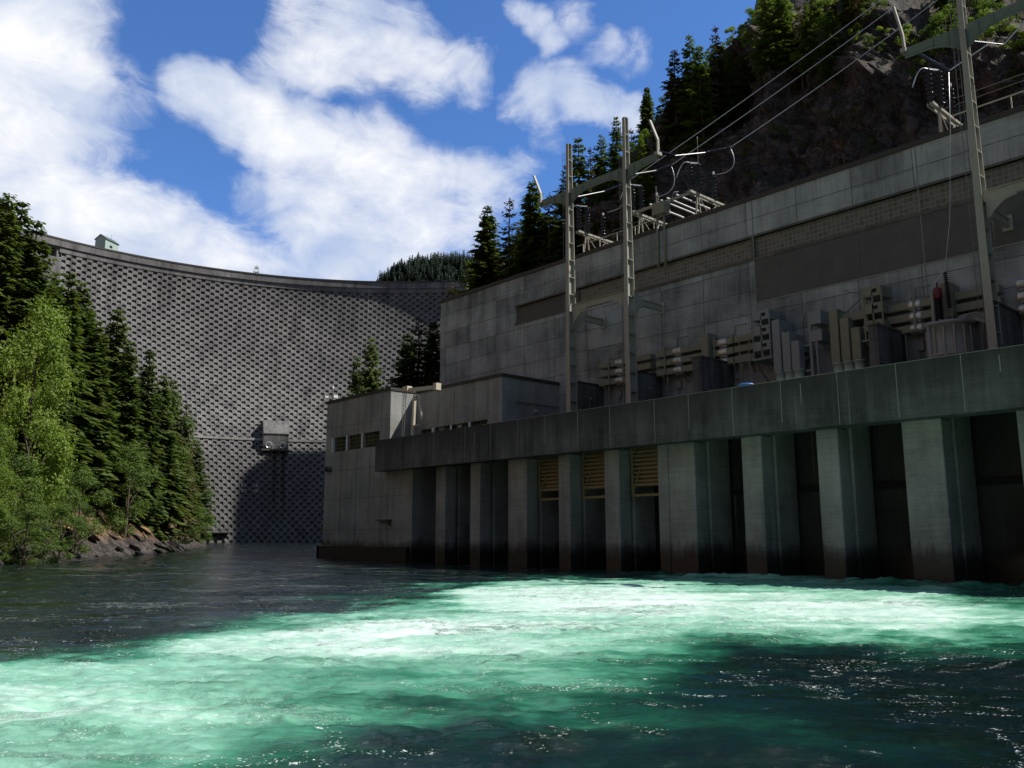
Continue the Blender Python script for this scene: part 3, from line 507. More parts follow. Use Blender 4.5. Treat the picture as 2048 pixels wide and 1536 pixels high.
# house and small tower on the crest
g=thing('gatehouse','small pale green gabled house on the crest near the left end of the dam','house',dp(R(-1.1),125.1,183))
c=Vector(dp(R(-1.1),125.0,183)); tn=Vector((.82,.57,0)); nr=Vector((tn.y*-1,tn.x,0))
def L(u,v,z): return tuple(c+tn*u+nr*v+Vector((0,0,z)))
b=MB(); hw_,hd=4.2,2.6
pr=[(-hd,-.8),(hd,-.8),(hd,4.7),(0,6.6),(-hd,4.7)]
for sg in(-1,1):
    q=[L(sg*hw_,v,z) for v,z in pr]; b.quad(*(q if sg<0 else q[::-1]))
b.quad(L(-hw_,-hd,-.8),L(hw_,-hd,-.8),L(hw_,-hd,4.7),L(-hw_,-hd,4.7)); b.quad(L(-hw_,hd,-.8),L(-hw_,hd,4.7),L(hw_,hd,4.7),L(hw_,hd,-.8)); b.build('wall',GREENP,g)
b=MB()
for sg in(-1,1): b.beam(L(-hw_-.3,sg*(hd+.25)/2,5.75),L(hw_+.3,sg*(hd+.25)/2,5.75),.01,.01); 
b=MB()
for sg in(-1,1):
    o1=[L(-hw_-.3,0,6.95),L(hw_+.3,0,6.95),L(hw_+.3,sg*(hd+.35),4.75),L(-hw_-.3,sg*(hd+.35),4.75)]; b.quad(*o1); b.quad(*[ (x_,y_2,z_-.25) for x_,y_2,z_ in o1][::-1]); 
    b.quad(o1[2],o1[3],(*o1[3][:2],o1[3][2]-.25),(*o1[2][:2],o1[2][2]-.25)); b.quad(o1[0],o1[3],(*o1[3][:2],o1[3][2]-.25),(*o1[0][:2],o1[0][2]-.25)); b.quad(o1[1],o1[2],(*o1[2][:2],o1[2][2]-.25),(*o1[1][:2],o1[1][2]-.25))
b.build('roof',DGREEN,g); b=MB(); b.beam(L(-1.4,-hd-.06,2.1),L(0.2,-hd-.06,2.1),.1,1.0); b.build('window',DARK,g)
b=MB(); b.tube([L(2.4,0,6),L(2.4,0,9)],.05,5); b.build('aerial',WIRED,g)
g=thing('crest_lookout','small light grey steel lookout frame standing on the middle of the dam crest','lookout',dp(R(19.5),125.1,181))
c=Vector(dp(R(19.5),125.0,181)); tn=Vector((math.cos(R(19.5)),-math.sin(R(19.5)),0)); nr=Vector((-tn.y,tn.x,0))
b=MB()
for u in(-1.3,1.3):
    for v in(-.8,.8): b.beam(L(u,v,-.6),L(u*.7,v*.7,3.2),.3)
b.beam(L(-1.5,0,1.5),L(1.5,0,1.5),1.6,.3); b.beam(L(-1.2,0,.3),L(1.2,0,2.6),.2); b.build('frame',WHITE,g); b=MB(); b.beam(L(-.8,0,3.6),L(.8,0,3.6),1.4,1.0); b.build('cabin',GREENP,g)
b=MB(); b.tube([L(0,0,4),L(0,0,5.2)],.12,5); b.build('aerial',WHITE,g)
# ---------------------------------------------------------------- powerhouse
YN=-16.0
ph=thing('powerhouse','long windowless board-marked concrete powerhouse behind the transformer deck','powerhouse',(68,40,0))
b=MB(); zt=34.3
b.holes(68,68.6,YN,91,0,zt,[(YN,75.6,28.6,30.65)]); b.box(68.6,84,90.4,91,0,zt); b.box(68.6,84,YN,90.4,33.6,zt); b.box(83.5,84,YN,90.4,0,33.6)
b.build('wall',CW,ph)
b=MB(); b.box(67.86,84.1,YN,91.14,zt,34.72); b.build('roof_coping',COPING,ph)
b=MB()
for k in range(-7,15):
    yy=21.8+5.23*k
    if YN<yy<90.5:
        b.box(67.985,68.02,yy-.02,yy+.02,12,28.5); b.box(67.985,68.02,yy-.02,yy+.02,30.7,zt)
for k,zz in enumerate((16.5,18.75,21.0,23.25,25.5,27.75,32.5)): b.box(67.985,68.02,YN,90.9,zz-.018,zz+.018)
for zz in (30.0,): b.box(67.985,68.02,75.7,90.9,zz-.018,zz+.018)
b.build('formwork_joint',SEAM,ph)
b=MB(); b.box(68.28,68.4,YN,65,28.6,30.65); b.build('glass_block_band',GBLK,ph)
b=MB(); b.box(68.28,68.4,65.25,75.6,28.6,30.65); b.build('louvre_panel',BROWN,ph)
b=MB(); b.box(67.9,68.28,YN,75.8,28.35,28.6); b.box(67.93,68.28,YN,75.8,30.65,30.85); b.box(68.1,68.4,65,65.25,28.6,30.65)
for yy in(42.2,): b.box(67.95,68.35,yy-.12,yy+.12,28.6,30.65)
b.build('window_frame',CDECK,ph)
b=MB()
for y0,y1 in((36.95,42.0),(31.95,36.9),(26.75,31.9),(21.6,26.7),(13,21.5),(4,12.9),(YN,3.9)): b.box(67.94,67.98,y0,y1,24.35,28.3)
b.build('brown_wall_panel',BROWN,ph)
b=MB(); b.box(67.93,68.0,YN,42.1,24.22,24.32)
for yy in(42.06,26.72): b.box(67.92,68.0,yy-.03,yy+.03,18,34.2)
b.build('pale_joint',EFFL,ph)
# transformer deck with parapet and piers
dk=thing('transformer_deck','dark weathered concrete deck and parapet on tall piers over the tailrace','deck',(56,40,0))
b=MB(); b.box(54,54.8,YN,84.6,10.2,13.8); b.build('parapet',CPAR,dk)
b=MB(); b.box(54.8,68,YN,83.9,11.3,12.8); b.box(54.8,56.2,YN,84.6,10.25,11.3); b.build('deck_slab',CDECK,dk)
b=MB()
for i,yy in enumerate((73.16,67.84,63.81,59.82,56.03,51.88,48.09,43.27,39.88,35.89,31.85,27.59,23.61,19.64,15.7)):
    z0=10.25 if i%2 else 10.25+random.random()*1.5; b.box(53.985,54.0,yy-.022,yy+.022,z0,13.8)
for yy,za,zb in ((66.3,11.8,13.2),(30.3,12.0,13.4),(17.5,12.4,13.4)): b.box(53.985,54.0,yy-.03,yy+.03,za,zb)
b.box(53.96,54.06,YN,65,13.8,13.83); b.build('lime_streak',EFFL,dk)
PI=[(74.7,73.0),(68.8,67.2),(62.9,60.2),(55.9,54.4),(50.2,48.5),(44.3,40.6),(36.3,34.6),(30.2,28.6),(24.2,21.7),(17.4,15.7),(11.4,9.8),(5.4,3.0),(-1,-2.6)]
for i,(a,c_) in enumerate(PI):
    b=MB(); w_=a-c_
    if i==5: b.box(55.5,57.0,c_,43.2,-2,10.25); b.box(55.5,57.0,43.26,a,-2,10.25); b.box(55.62,57,43.19,43.27,-2,10.25)
    else: b.box(55.5,57.0,c_,a,-2,10.25)
    b.box(57.0,57.35,c_+.3,a-.1,-2,11.3); b.box(57.35,60.2,c_-.05,a,-2,11.3); b.build('pier',CPIER,dk,bevel=.06)
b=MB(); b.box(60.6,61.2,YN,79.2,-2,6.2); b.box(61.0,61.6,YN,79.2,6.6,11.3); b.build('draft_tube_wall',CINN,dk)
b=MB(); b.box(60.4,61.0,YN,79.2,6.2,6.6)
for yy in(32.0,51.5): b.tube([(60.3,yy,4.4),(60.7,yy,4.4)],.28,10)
b.build('recess_shade_strip',DARK,dk)  # near-black strip and stubs; the recess shade is in their colour
for i,(y0,y1) in enumerate(((60.1,56.0),(54.3,50.3),(48.4,44.4))):
    b=MB(); zb=6.2
    for zz in(zb,7.1): b.beam((57.1,y0,zz+.12),(57.1,y1,zz+.12),.18,.22)
    for k in range(10): b.beam((57.2,y0,zb+1.35+k*.36),(57.32,y1,zb+1.35+k*.36),.08,.17)
    b.box(57.6,57.7,y1,y0,zb+.9,10.6); b.beam((57.05,y0-.1,zb),(57.05,y0-.1,10.4),.16); b.beam((57.05,y1+.1,zb),(57.05,y1+.1,10.4),.16); b.beam((57.0,y0-.15,zb+.1),(57.0,y0-1.0,8.6),.1)
    gt=b.build('stoplog_gate',GATE,dk); 
# orange rail lying along the parapet top, blue sheet
b=MB(); b.box(54.25,54.45,28.9,35.0,13.83,13.9); o=b.build('orange_rail',ORNG); tag(o,'rust orange rail lying on the parapet in front of the grey vertical ducts','rail')
b=MB(); b.box(54.25,54.4,40.5,52.4,13.83,13.88); o=b.build('orange_rail',ORNG); tag(o,'long thin orange rail on the parapet right of the second tower leg','rail')
b=MB(); b.lathe((54.45,34.9,13.83),[(0,.62),(.12,.66),(.2,.5),(.24,.05)],12); o=b.build('blue_cover',BLUE,smooth=True); tag(o,'small bright blue plastic cover on the parapet left of the grey ducts','cover')
# wing at the far end
wg=thing('control_wing','lower concrete wing at the far end of the powerhouse with a wet dark base','wing',(62,84,0))
b=MB(); hs=[(93.75,97.15,13.4,15.25),(90.15,93.35,13.4,15.25),(86.1,89.75,13.4,15.25)]
b.holes(55.5,56.1,83.9,98.8,-2,19.9,hs); b.box(56.1,68,83.9,84.5,-2,19.9); b.box(56.1,68,98.2,98.8,-2,19.9); b.box(56.1,68,84.5,98.2,19.3,19.9); b.box(59.3,68,98.2,98.8,0,19)
b.box(55.5,60.5,79.05,83.9,-2,11.3)
b.build('front_block_wall',CWING,wg)
b=MB(); b.holes(59.3,59.9,68.2,83.9,12.8,19.85,[(80.9,83.0,13.6,15.35),(77.2,80.2,13.6,15.4),(73.9,76.9,13.6,15.4),(70.6,73.5,13.6,15.4)]); b.box(59.9,68,68.2,68.8,12.8,19.85); b.box(59.9,68,68.8,83.9,19.25,19.85)
b.build('recessed_wall',CWING,wg)
b=MB(); b.box(55.38,68,83.8,98.92,19.9,20.25); b.box(59.18,68,68.08,83.8,19.85,20.2); b.build('roof_coping',COPING,wg)
b=MB(); b.box(55.0,55.5,79.4,99.3,-2,1.6); b.box(55.0,62,98.8,99.3,-2,1.6); b.build('footing',FOOT,wg)
for (y0,y1,z0,z1) in hs+[(80.9,83.0,13.6,15.35),(77.2,80.2,13.6,15.4),(73.9,76.9,13.6,15.4),(70.6,73.5,13.6,15.4)]:
    xx=55.5 if y0>84 else 59.3
    b=MB(); b.box(xx+.22,xx+.30,y0,y0+.1,z0,z1); b.box(xx+.22,xx+.30,y1-.1,y1,z0,z1); b.box(xx+.22,xx+.30,y0,y1,z0,z0+.08)
    for k in(1,2,3): b.box(xx+.24,xx+.28,y0,y1,z0+(z1-z0)*k/4-.02,z0+(z1-z0)*k/4+.02)
    b.box(xx+.24,xx+.28,(y0+y1)/2-.03,(y0+y1)/2+.03,z0,z1)
    wf=b.build('window',GATE if y0>84 else CDECK,wg)
    b=MB(); b.box(xx+.3,xx+.34,y0,y1,z0,z1); b.build('pane',GLASS,wf)
b=MB()
for yy in(97.15,93.55,89.95): b.box(55.44,55.9,yy-.17,yy+.17,13.38,15.3)
for yy in(77.05,73.7,80.55): b.box(59.25,59.6,yy-.15,yy+.15,13.6,15.4)
b.build('window_post',WHITE,wg)
b=MB(); b.tube([(55.6,97.4,11.3),(54.9,97.4,11.25)],.38,14); b.build('vent_pipe',CDECK,wg); b=MB(); b.tube([(54.88,97.4,11.25),(54.87,97.4,11.25)],.3,14); b.build('vent_mouth_shade',DARK,wg)  # black disc on the pipe end paints the shade of its bore
b=MB(); b.box(54.9,55.5,83.0,85.6,4.55,4.72); b.box(55.2,55.5,83.2,83.5,4.0,4.55); b.build('small_bracket',CDECK,wg)
b=MB(); b.box(55.47,55.5,82.9,82.98,6,9.5); b.box(54.96,55.1,95.5,99.3,1.6,1.66); b.build('lime_streak',EFFL,wg)
b=MB()
for yy in(94.7,91,88,85.6,83.93): b.box(55.485,55.52,yy-.015,yy+.015,2,19.8)
for yy in(79.5,76.5,73,70.5): b.box(59.285,59.32,yy-.015,yy+.015,15.5,19.8)
for zz in(16.6,): b.box(55.485,55.52,84,98.7,zz-.012,zz+.012)
for zz in(3.6,7.4,11.0): b.box(55.485,55.52,79.1,98.7,zz-.014,zz+.014)
b.box(57.1,57.14,83.885,83.92,13,19.8); b.build('formwork_joint',SEAM,wg)
b=MB()
for zz in(14.4,17.3): b.tube([(61.3,68.05,zz),(67.8,68.05,zz)],.07,6); b.box(61.2,61.45,67.95,68.2,zz-.15,zz+.15)
b.build('pipe_rail',DUCT,wg)
def lamp(x,y,z,lab,post=1.0):
    t=thing('bulkhead_lamp',lab,'lamp',(x,y,z)); b=MB(); b.lathe((x,y-.12,z),[(-.14,.06),(-.08,.14),(.06,.16),(.16,.08)],10); b.build('globe',WHITE,t,True); b=MB(); b.beam((x,y-.05,z),(x,y-.05,z-post),.05); b.box(x-.09,x+.09,y-.08,y,z-.2,z-.1); b.build('conduit',DUCT,t)
lamp(64.2,68.2,16.5,'round white wall lamp on the shaded end wall of the low wing')
# antenna and cameras on the far roof corner
t=thing('roof_antenna','small white camera mast and boxes on the far roof corner of the low wing','antenna',(56,98.4,20.2))
b=MB(); b.tube([(56,98.4,20.2),(56,98.4,21.9)],.07,6); b.beam((55.2,98.9,20.9),(56.6,98,20.9),.06); b.build('mast',WIRED,t)
b=MB(); b.box(55.0,55.5,98.6,99.2,20.7,20.95); b.box(55.6,56.2,97.4,98.1,20.6,21.0); b.lathe((56,98.4,21.9),[(0,.05),(.1,.16),(.3,.1),(.55,.03)],8); b.build('camera_housing',WHITE,t)
# beige jib crane and ladder
t=thing('jib_crane','beige A shaped jib crane standing at the inner corner of the low wing','crane',(56.6,80,12.8))
b=MB(); cx=56.2
b.beam((cx,80.3,12.9),(cx,80.0,18.9),.34,.3); b.tube([(cx,80.05,18.2),(cx,79.6,18.85),(cx,79.15,18.7),(cx,78.95,17.6),(cx,78.5,15.9)],.17,6); b.beam((cx,80.2,15.3),(cx,79.0,15.35),.26,.14)
b.build('mast',CRANE,t); b=MB(); b.beam((55.6,80.9,19.5),(57.2,77.0,19.55),.4,.42); b.box(56.8,57.5,76.7,77.3,19.2,20.0); b.box(55.4,56.1,80.4,81.4,19.4,19.95); b.build('jib',CRANE,t)
t=thing('ladder','thin dark steel ladder leaning up beside the beige jib crane','ladder',(55.6,81,12.8))
b=MB()
for dy in(0,.42): b.tube([(55.6,81.25+dy,12.9),(55.6,80.85+dy,19.8)],.045,5)
for k in range(22): b.beam((55.6,81.25-.018*k,13.1+.3*k),(55.6,81.67-.018*k,13.1+.3*k),.035)
b.build('ladder_frame',WIRED,t)
# ---------------------------------------------------------------- fire walls on the deck
for (y0,y1,lab) in ((61.3,61.8,'dark streaked concrete fire wall right behind the left tower leg'),(53.3,53.8,'dark streaked concrete fire wall right of the second tower leg'),(44.8,45.8,'thick concrete fire wall with pale end left of the grey vertical ducts'),(28.6,29.3,'concrete fire wall with pale end just left of the transformer tank'),(20.3,20.9,'dark concrete fire wall right of the near tower leg, cut by the frame')):
    t=thing('fire_wall',lab,'fire wall',(62.8,y0,12.8),'fire walls between the transformer bays'); b=MB(); b.box(62.8,67.9,y0,y1,12.8,18.8); b.build('wall',CFIRE,t)
    b=MB(); b.box(62.7,67.95,y0-.08,y1+.08,18.8,18.95); b.build('cap',CDECK if y1-y0>.6 else COPING,t)
    b=MB(); b.tube([(63.1,y0-.1,15.9),(67.8,y0-.1,15.9)],.05,5)
    if y0>50: b.tube([(65.6,y0-.12,12.8),(65.6,y0-.12,17.2)],.04,5); b.lathe((65.6,y0-.2,17.2),[(-.15,.05),(0,.15),(.15,.12),(.2,.03)],8)
    b.build('conduit',DUCT,t)
# ---------------------------------------------------------------- bus ducts along the wall
def ductrun(lab,ya,yb,rows=(20.87,19.92,18.97),x=66.85,m=DUCT,bell=None,cap=True,h=.62):
    t=thing('bus_duct_run',lab,'bus duct',(x,(ya+yb)/2,rows[-1]),'bus ducts along the powerhouse wall')
    for zz in rows:
        b=MB(); b.box(x,67.75,yb,ya,zz-h/2,zz+h/2)
        for k in range(1,int((ya-yb)/2.2)): b.box(x-.03,67.75,yb+2.2*k-.05,yb+2.2*k+.05,zz-h/2-.03,zz+h/2+.03)
        d=b.build('duct',m,t,bevel=.03)
        if bell:
            for yy in bell:
                b=MB(); b.lathe((x+.38,yy-.55,zz),[(0,.34),(.1,.44),(.25,.47),(.55,.46),(.85,.47),(1.0,.44),(1.1,.34)],14,(0,1,0)); b.build('bellows',BELL,d,True)
    b=MB()
    for yy in (ya-.7,(ya+yb)/2,yb+.6): b.box(x+.1,67.98,yy-.09,yy+.09,rows[-1]-.5,rows[-1]-.31); b.beam((67.9,yy,rows[-1]-1.2),(x+.2,yy,rows[-1]-.4),.1)
    b.box(x-.12,x,(ya+yb)/2+1.9,(ya+yb)/2+2.05,rows[-1]-.3,rows[0]+.65); b.beam((x-.06,(ya+yb)/2+1.97,rows[0]+.6),(67.95,(ya+yb)/2+2.6,rows[0]+.75),.07); b.beam((x-.06,(ya+yb)/2+1.97,rows[0]+.6),(67.95,(ya+yb)/2+.6,rows[0]+.6),.07)
    b.build('wall_bracket',DUCT,t)
    for yy in (ya-1.3,yb+1.4): b=MB(); b.beam((x+.2,yy,12.8),(x+.2,yy,rows[-1]-.4),.12); b.box(x,x+.4,yy-.2,yy+.2,12.8,12.9); b.build('support_post',DUCT,t)
    b=MB(); b.tube([(67.9,ya-1.9,13),(67.9,ya-1.9,rows[0]+1.6),(67.9,ya-3.2,rows[0]+1.6)],.05,5); b.tube([(67.9,ya-2.1,13),(67.9,ya-2.1,17.5)],.04,5); b.box(67.7,68,ya-2.35,ya-1.8,17.3,18.1); b.build('cable_conduit',DUCTG,t)
    return t
ductrun('three stacked olive bus ducts between the two left tower legs',61.0,53.9,bell=(58.2,))
ductrun('three stacked olive bus ducts right of the second tower leg',53.2,46.9,bell=(50.6,))
ductrun('three stacked bus ducts left of the ladder and the switch boxes',46.4,41.9,bell=(45.3,))
ductrun('three stacked olive bus ducts behind the dark red bushing',29.6,21.2,bell=(27.4,))
ductrun('three stacked olive bus ducts running out of the frame at the right',20.0,2.0,bell=(19.6,))
def flatbox(name,lab,cat,y0,y1,z0,z1,x0,x1,m,win=None,group=None):
    t=thing(name,lab,cat,((x0+x1)/2,(y0+y1)/2,z0),group); b=MB(); b.box(x0,x1,y0,y1,z0,z1); b.build('housing',m,t,bevel=.04)
    if win: b=MB(); [b.box(x0-.02,x0+.05,*w_) for w_ in win]; b.build('window',DARK,t)
    return t
flatbox('duct_header','tall olive duct header box above the thick fire wall','duct header',46.4,47.2,18.9,21.9,66.2,67.9,DUCT)
flatbox('duct_header','tall flat olive duct header box directly right of the dark red bushing','duct header',24.3,25.1,19.2,21.9,66.2,67.9,DUCT)
for (y0,y1,m_,lab) in ((39.5,41.2,DUCTG,'three grey switch boxes in a rack left of the grey vertical ducts'),(29.4,30.9,DUCT,'olive switch boxes in a rack right of the olive vertical ducts')):
    t=thing('switch_rack',lab,'switch rack',(66,y0,18.4))
    for zz in(19.1,20.5,21.9):
        b=MB(); b.box(65.7,67.6,y0,y1,zz,zz+.85); sb=b.build('switch_box',m_,t,bevel=.03); b=MB(); b.box(65.68,65.75,y0+.35,y0+.75,zz+.3,zz+.6); b.build('window',DARK,sb)
    b=MB()
    for yy in(y0,(y0+y1)/2,y1): b.beam((65.75,yy,18.4),(65.75,yy,22.3),.1)
    b.box(65.5,67.9,y0-.2,y1+.2,18.25,18.4); b.beam((67.9,y0,16.6),(65.8,y0,18.3),.12); b.beam((67.9,y1,16.6),(65.8,y1,18.3),.12)
    b.beam((65.8,y0,22.6),(65.8,y1+1.6,22.9),.05); b.beam((65.8,y0,22.6),(67.9,y0,22.9),.05); b.beam((65.8,y1+1.6,22.9),(67.9,y1,22.4),.05); b.build('frame',m_,t)
t=thing('access_ladder','thin grey steel ladder with double rails beside the grey switch boxes','ladder',(65.4,42,12.8)); b=MB()
for yy in(41.4,42.4): b.tube([(65.3,yy,12.8),(65.3,yy,20.6)],.05,5)
for k in range(9): b.beam((65.3,41.4,13+.85*k),(65.3,42.4,13+.85*k),.04)
for zz in (18.3,19.3): b.beam((65.3,41.4,zz),(65.3,43,zz),.06); b.beam((65.3,43,18.3),(65.3,43,21),.05)
b.build('rails',DUCT,t)
def vducts(lab,specs,m):
    t=thing('riser_ducts',lab,'riser ducts',(65.9,specs[1][0],13))
    for (yc,zt_,zc) in specs:
        b=MB(); b.box(65.6,66.5,yc-.38,yc+.38,zc,zt_); b.box(66.5,67.9,yc-.38,yc+.38,zt_-.9,zt_-.05); b.beam((66.5,yc-.2,zt_-1.6),(67.6,yc-.2,zt_-1.0),.3); d=b.build('riser',m,t,bevel=.04)
        b=MB(); b.lathe((66.05,yc,zc-1.25),[(0,.5),(.1,.5),(.12,.42),(1.12,.42),(1.15,.5),(1.25,.5)],16); b.build('collar',NECK,d,True)
    y0=specs[0][0]+.9;y1=specs[-1][0]-.9
    b=MB(); b.box(64.9,67,y1,y0,15.3,15.7); b.box(65.2,66.9,y1+.2,y0-.2,12.8,15.3); b.build('base_tray',m,t)
    return t
vducts('three light grey vertical riser ducts with green collars',[(38.85,21.6,16.95),(37.95,20.35,16.95),(37.1,19.4,16.95)],DUCTG)
vducts('three olive vertical riser ducts with green collars, stepped down to the right',[(33.5,21.5,16.95),(32.6,20.6,16.95),(31.7,19.6,16.95)],DUCT)
t=thing('pipe_frame','grey rectangular pipe frame on the wall right of the grey riser ducts','pipe frame',(66.5,35.8,14)); b=MB()
b.box(66.3,66.5,35.9,36.15,14.2,22); b.box(66.3,67.9,34.95,35.9,20.7,21.9); b.box(66.3,67.9,34.95,35.9,19.2,20.2)
for zz in(14.3,16.7,18.9): b.box(66.35,66.5,35.9,37,zz,zz+.2)
b.tube([(66.4,35.5,14),(66.4,35.5,20)],.1,8); b.beam((66.3,36.1,22),(67.9,37.6,21.5),.07); b.beam((66.3,36.1,22),(67.9,35,21.9),.07); b.build('frame',DUCTG,t,bevel=.02)
t=thing('pipe_frame','olive pipe bracket on the wall right of the olive riser ducts','pipe frame',(66.5,31,14)); b=MB(); b.box(66.3,67.9,30.9,33.2,20.4,21.1); b.box(66.3,67.9,30.9,32.3,19.2,19.7); b.box(66.2,66.4,30.85,31.1,19.2,22.4); b.beam((66.3,31,22.3),(67.9,33.5,21.6),.08); b.tube([(66.3,30.9,13),(66.3,30.9,19)],.09,8); b.tube([(66.3,30.2,13),(66.3,30.2,18.4)],.07,8); b.beam((66.3,30.9,16.8),(66.3,29.9,16.9),.12); b.build('frame',DUCT,t)
# wire frame above, small wall boxes
# ---------------------------------------------------------------- transformer
t=thing('power_transformer','round grey transformer tank with pipes standing on the deck','transformer',(65.2,24.3,12.8)); TC=(65.2,24.3)
b=MB(); b.lathe((*TC,12.8),[(0,1.5),(3.0,1.5),(3.02,1.62),(3.25,1.62),(3.27,1.5),(5.3,1.5),(5.4,1.72),(5.6,1.72),(5.65,1.5),(5.8,1.0)],36); b.build('tank',TANK,t,True).data.polygons.foreach_set
b=MB()
for k in range(14):
    a=k*2*math.pi/14+.1; x_,y_2=TC[0]+1.56*math.cos(a),TC[1]+1.56*math.sin(a); b.box(x_-.06,x_+.06,y_2-.06,y_2+.06,13,18.0)
for k in range(24):
    a=k*2*math.pi/24; b.lathe((TC[0]+1.65*math.cos(a),TC[1]+1.65*math.sin(a),18.35),[(0,.06),(.16,.06)],6)
b.build('rib',TANK,t)
b=MB(); b.tube([(64.0,25.3,12.8),(64.0,25.3,18.3)],.16,10); b.tube([(64.4,26.0,15.6),(64.4,27.3,15.6)],.27,12); b.tube([(64.3,26.4,12.8),(64.3,26.4,15)],.1,8); b.tube([(64.9,22.4,18.4),(64.9,21.6,18.0),(64.9,21.3,16.5)],.14,8); b.lathe((64.9,23.0,18.3),[(0,.3),(.5,.3),(.55,.2)],12); b.tube([(64.2,23.2,18.6),(64.2,22.0,18.7),(64.5,21.0,18.0),(64.8,20.9,16)],.07,6); b.build('pipework',TANK,t,True)
def sheds(b,p,n,pitch,r0,r1,axis=(0,0,1)):
    pr=[(0,r0)]
    for k in range(n):
        h=k*pitch; pr+=[(h+.02,r0),(h+pitch*.35,r1),(h+pitch*.5,r1*.96),(h+pitch*.6,r0)]
    pr+=[(n*pitch,r0)]; b.lathe(p,pr,12,axis); return b
b=MB(); sheds(b,(65.2,24.9,18.5),17,.115,.20,.32); bs=b.build('bushing',INSU,t,True); b=MB(); b.lathe((65.2,24.9,20.45),[(0,.24),(.08,.32),(.75,.32),(.85,.24),(.95,.08),(1.3,.06)],14); b.build('bushing_cap',REDI,bs,True)
b=MB(); b.tube([(65.4,25.4,18.4),(65.4,25.35,21.2)],.17,10); b.beam((65.4,25.3,21.2),(65.2,24.9,21.5),.08); b.build('oil_pipe',TANK,t)
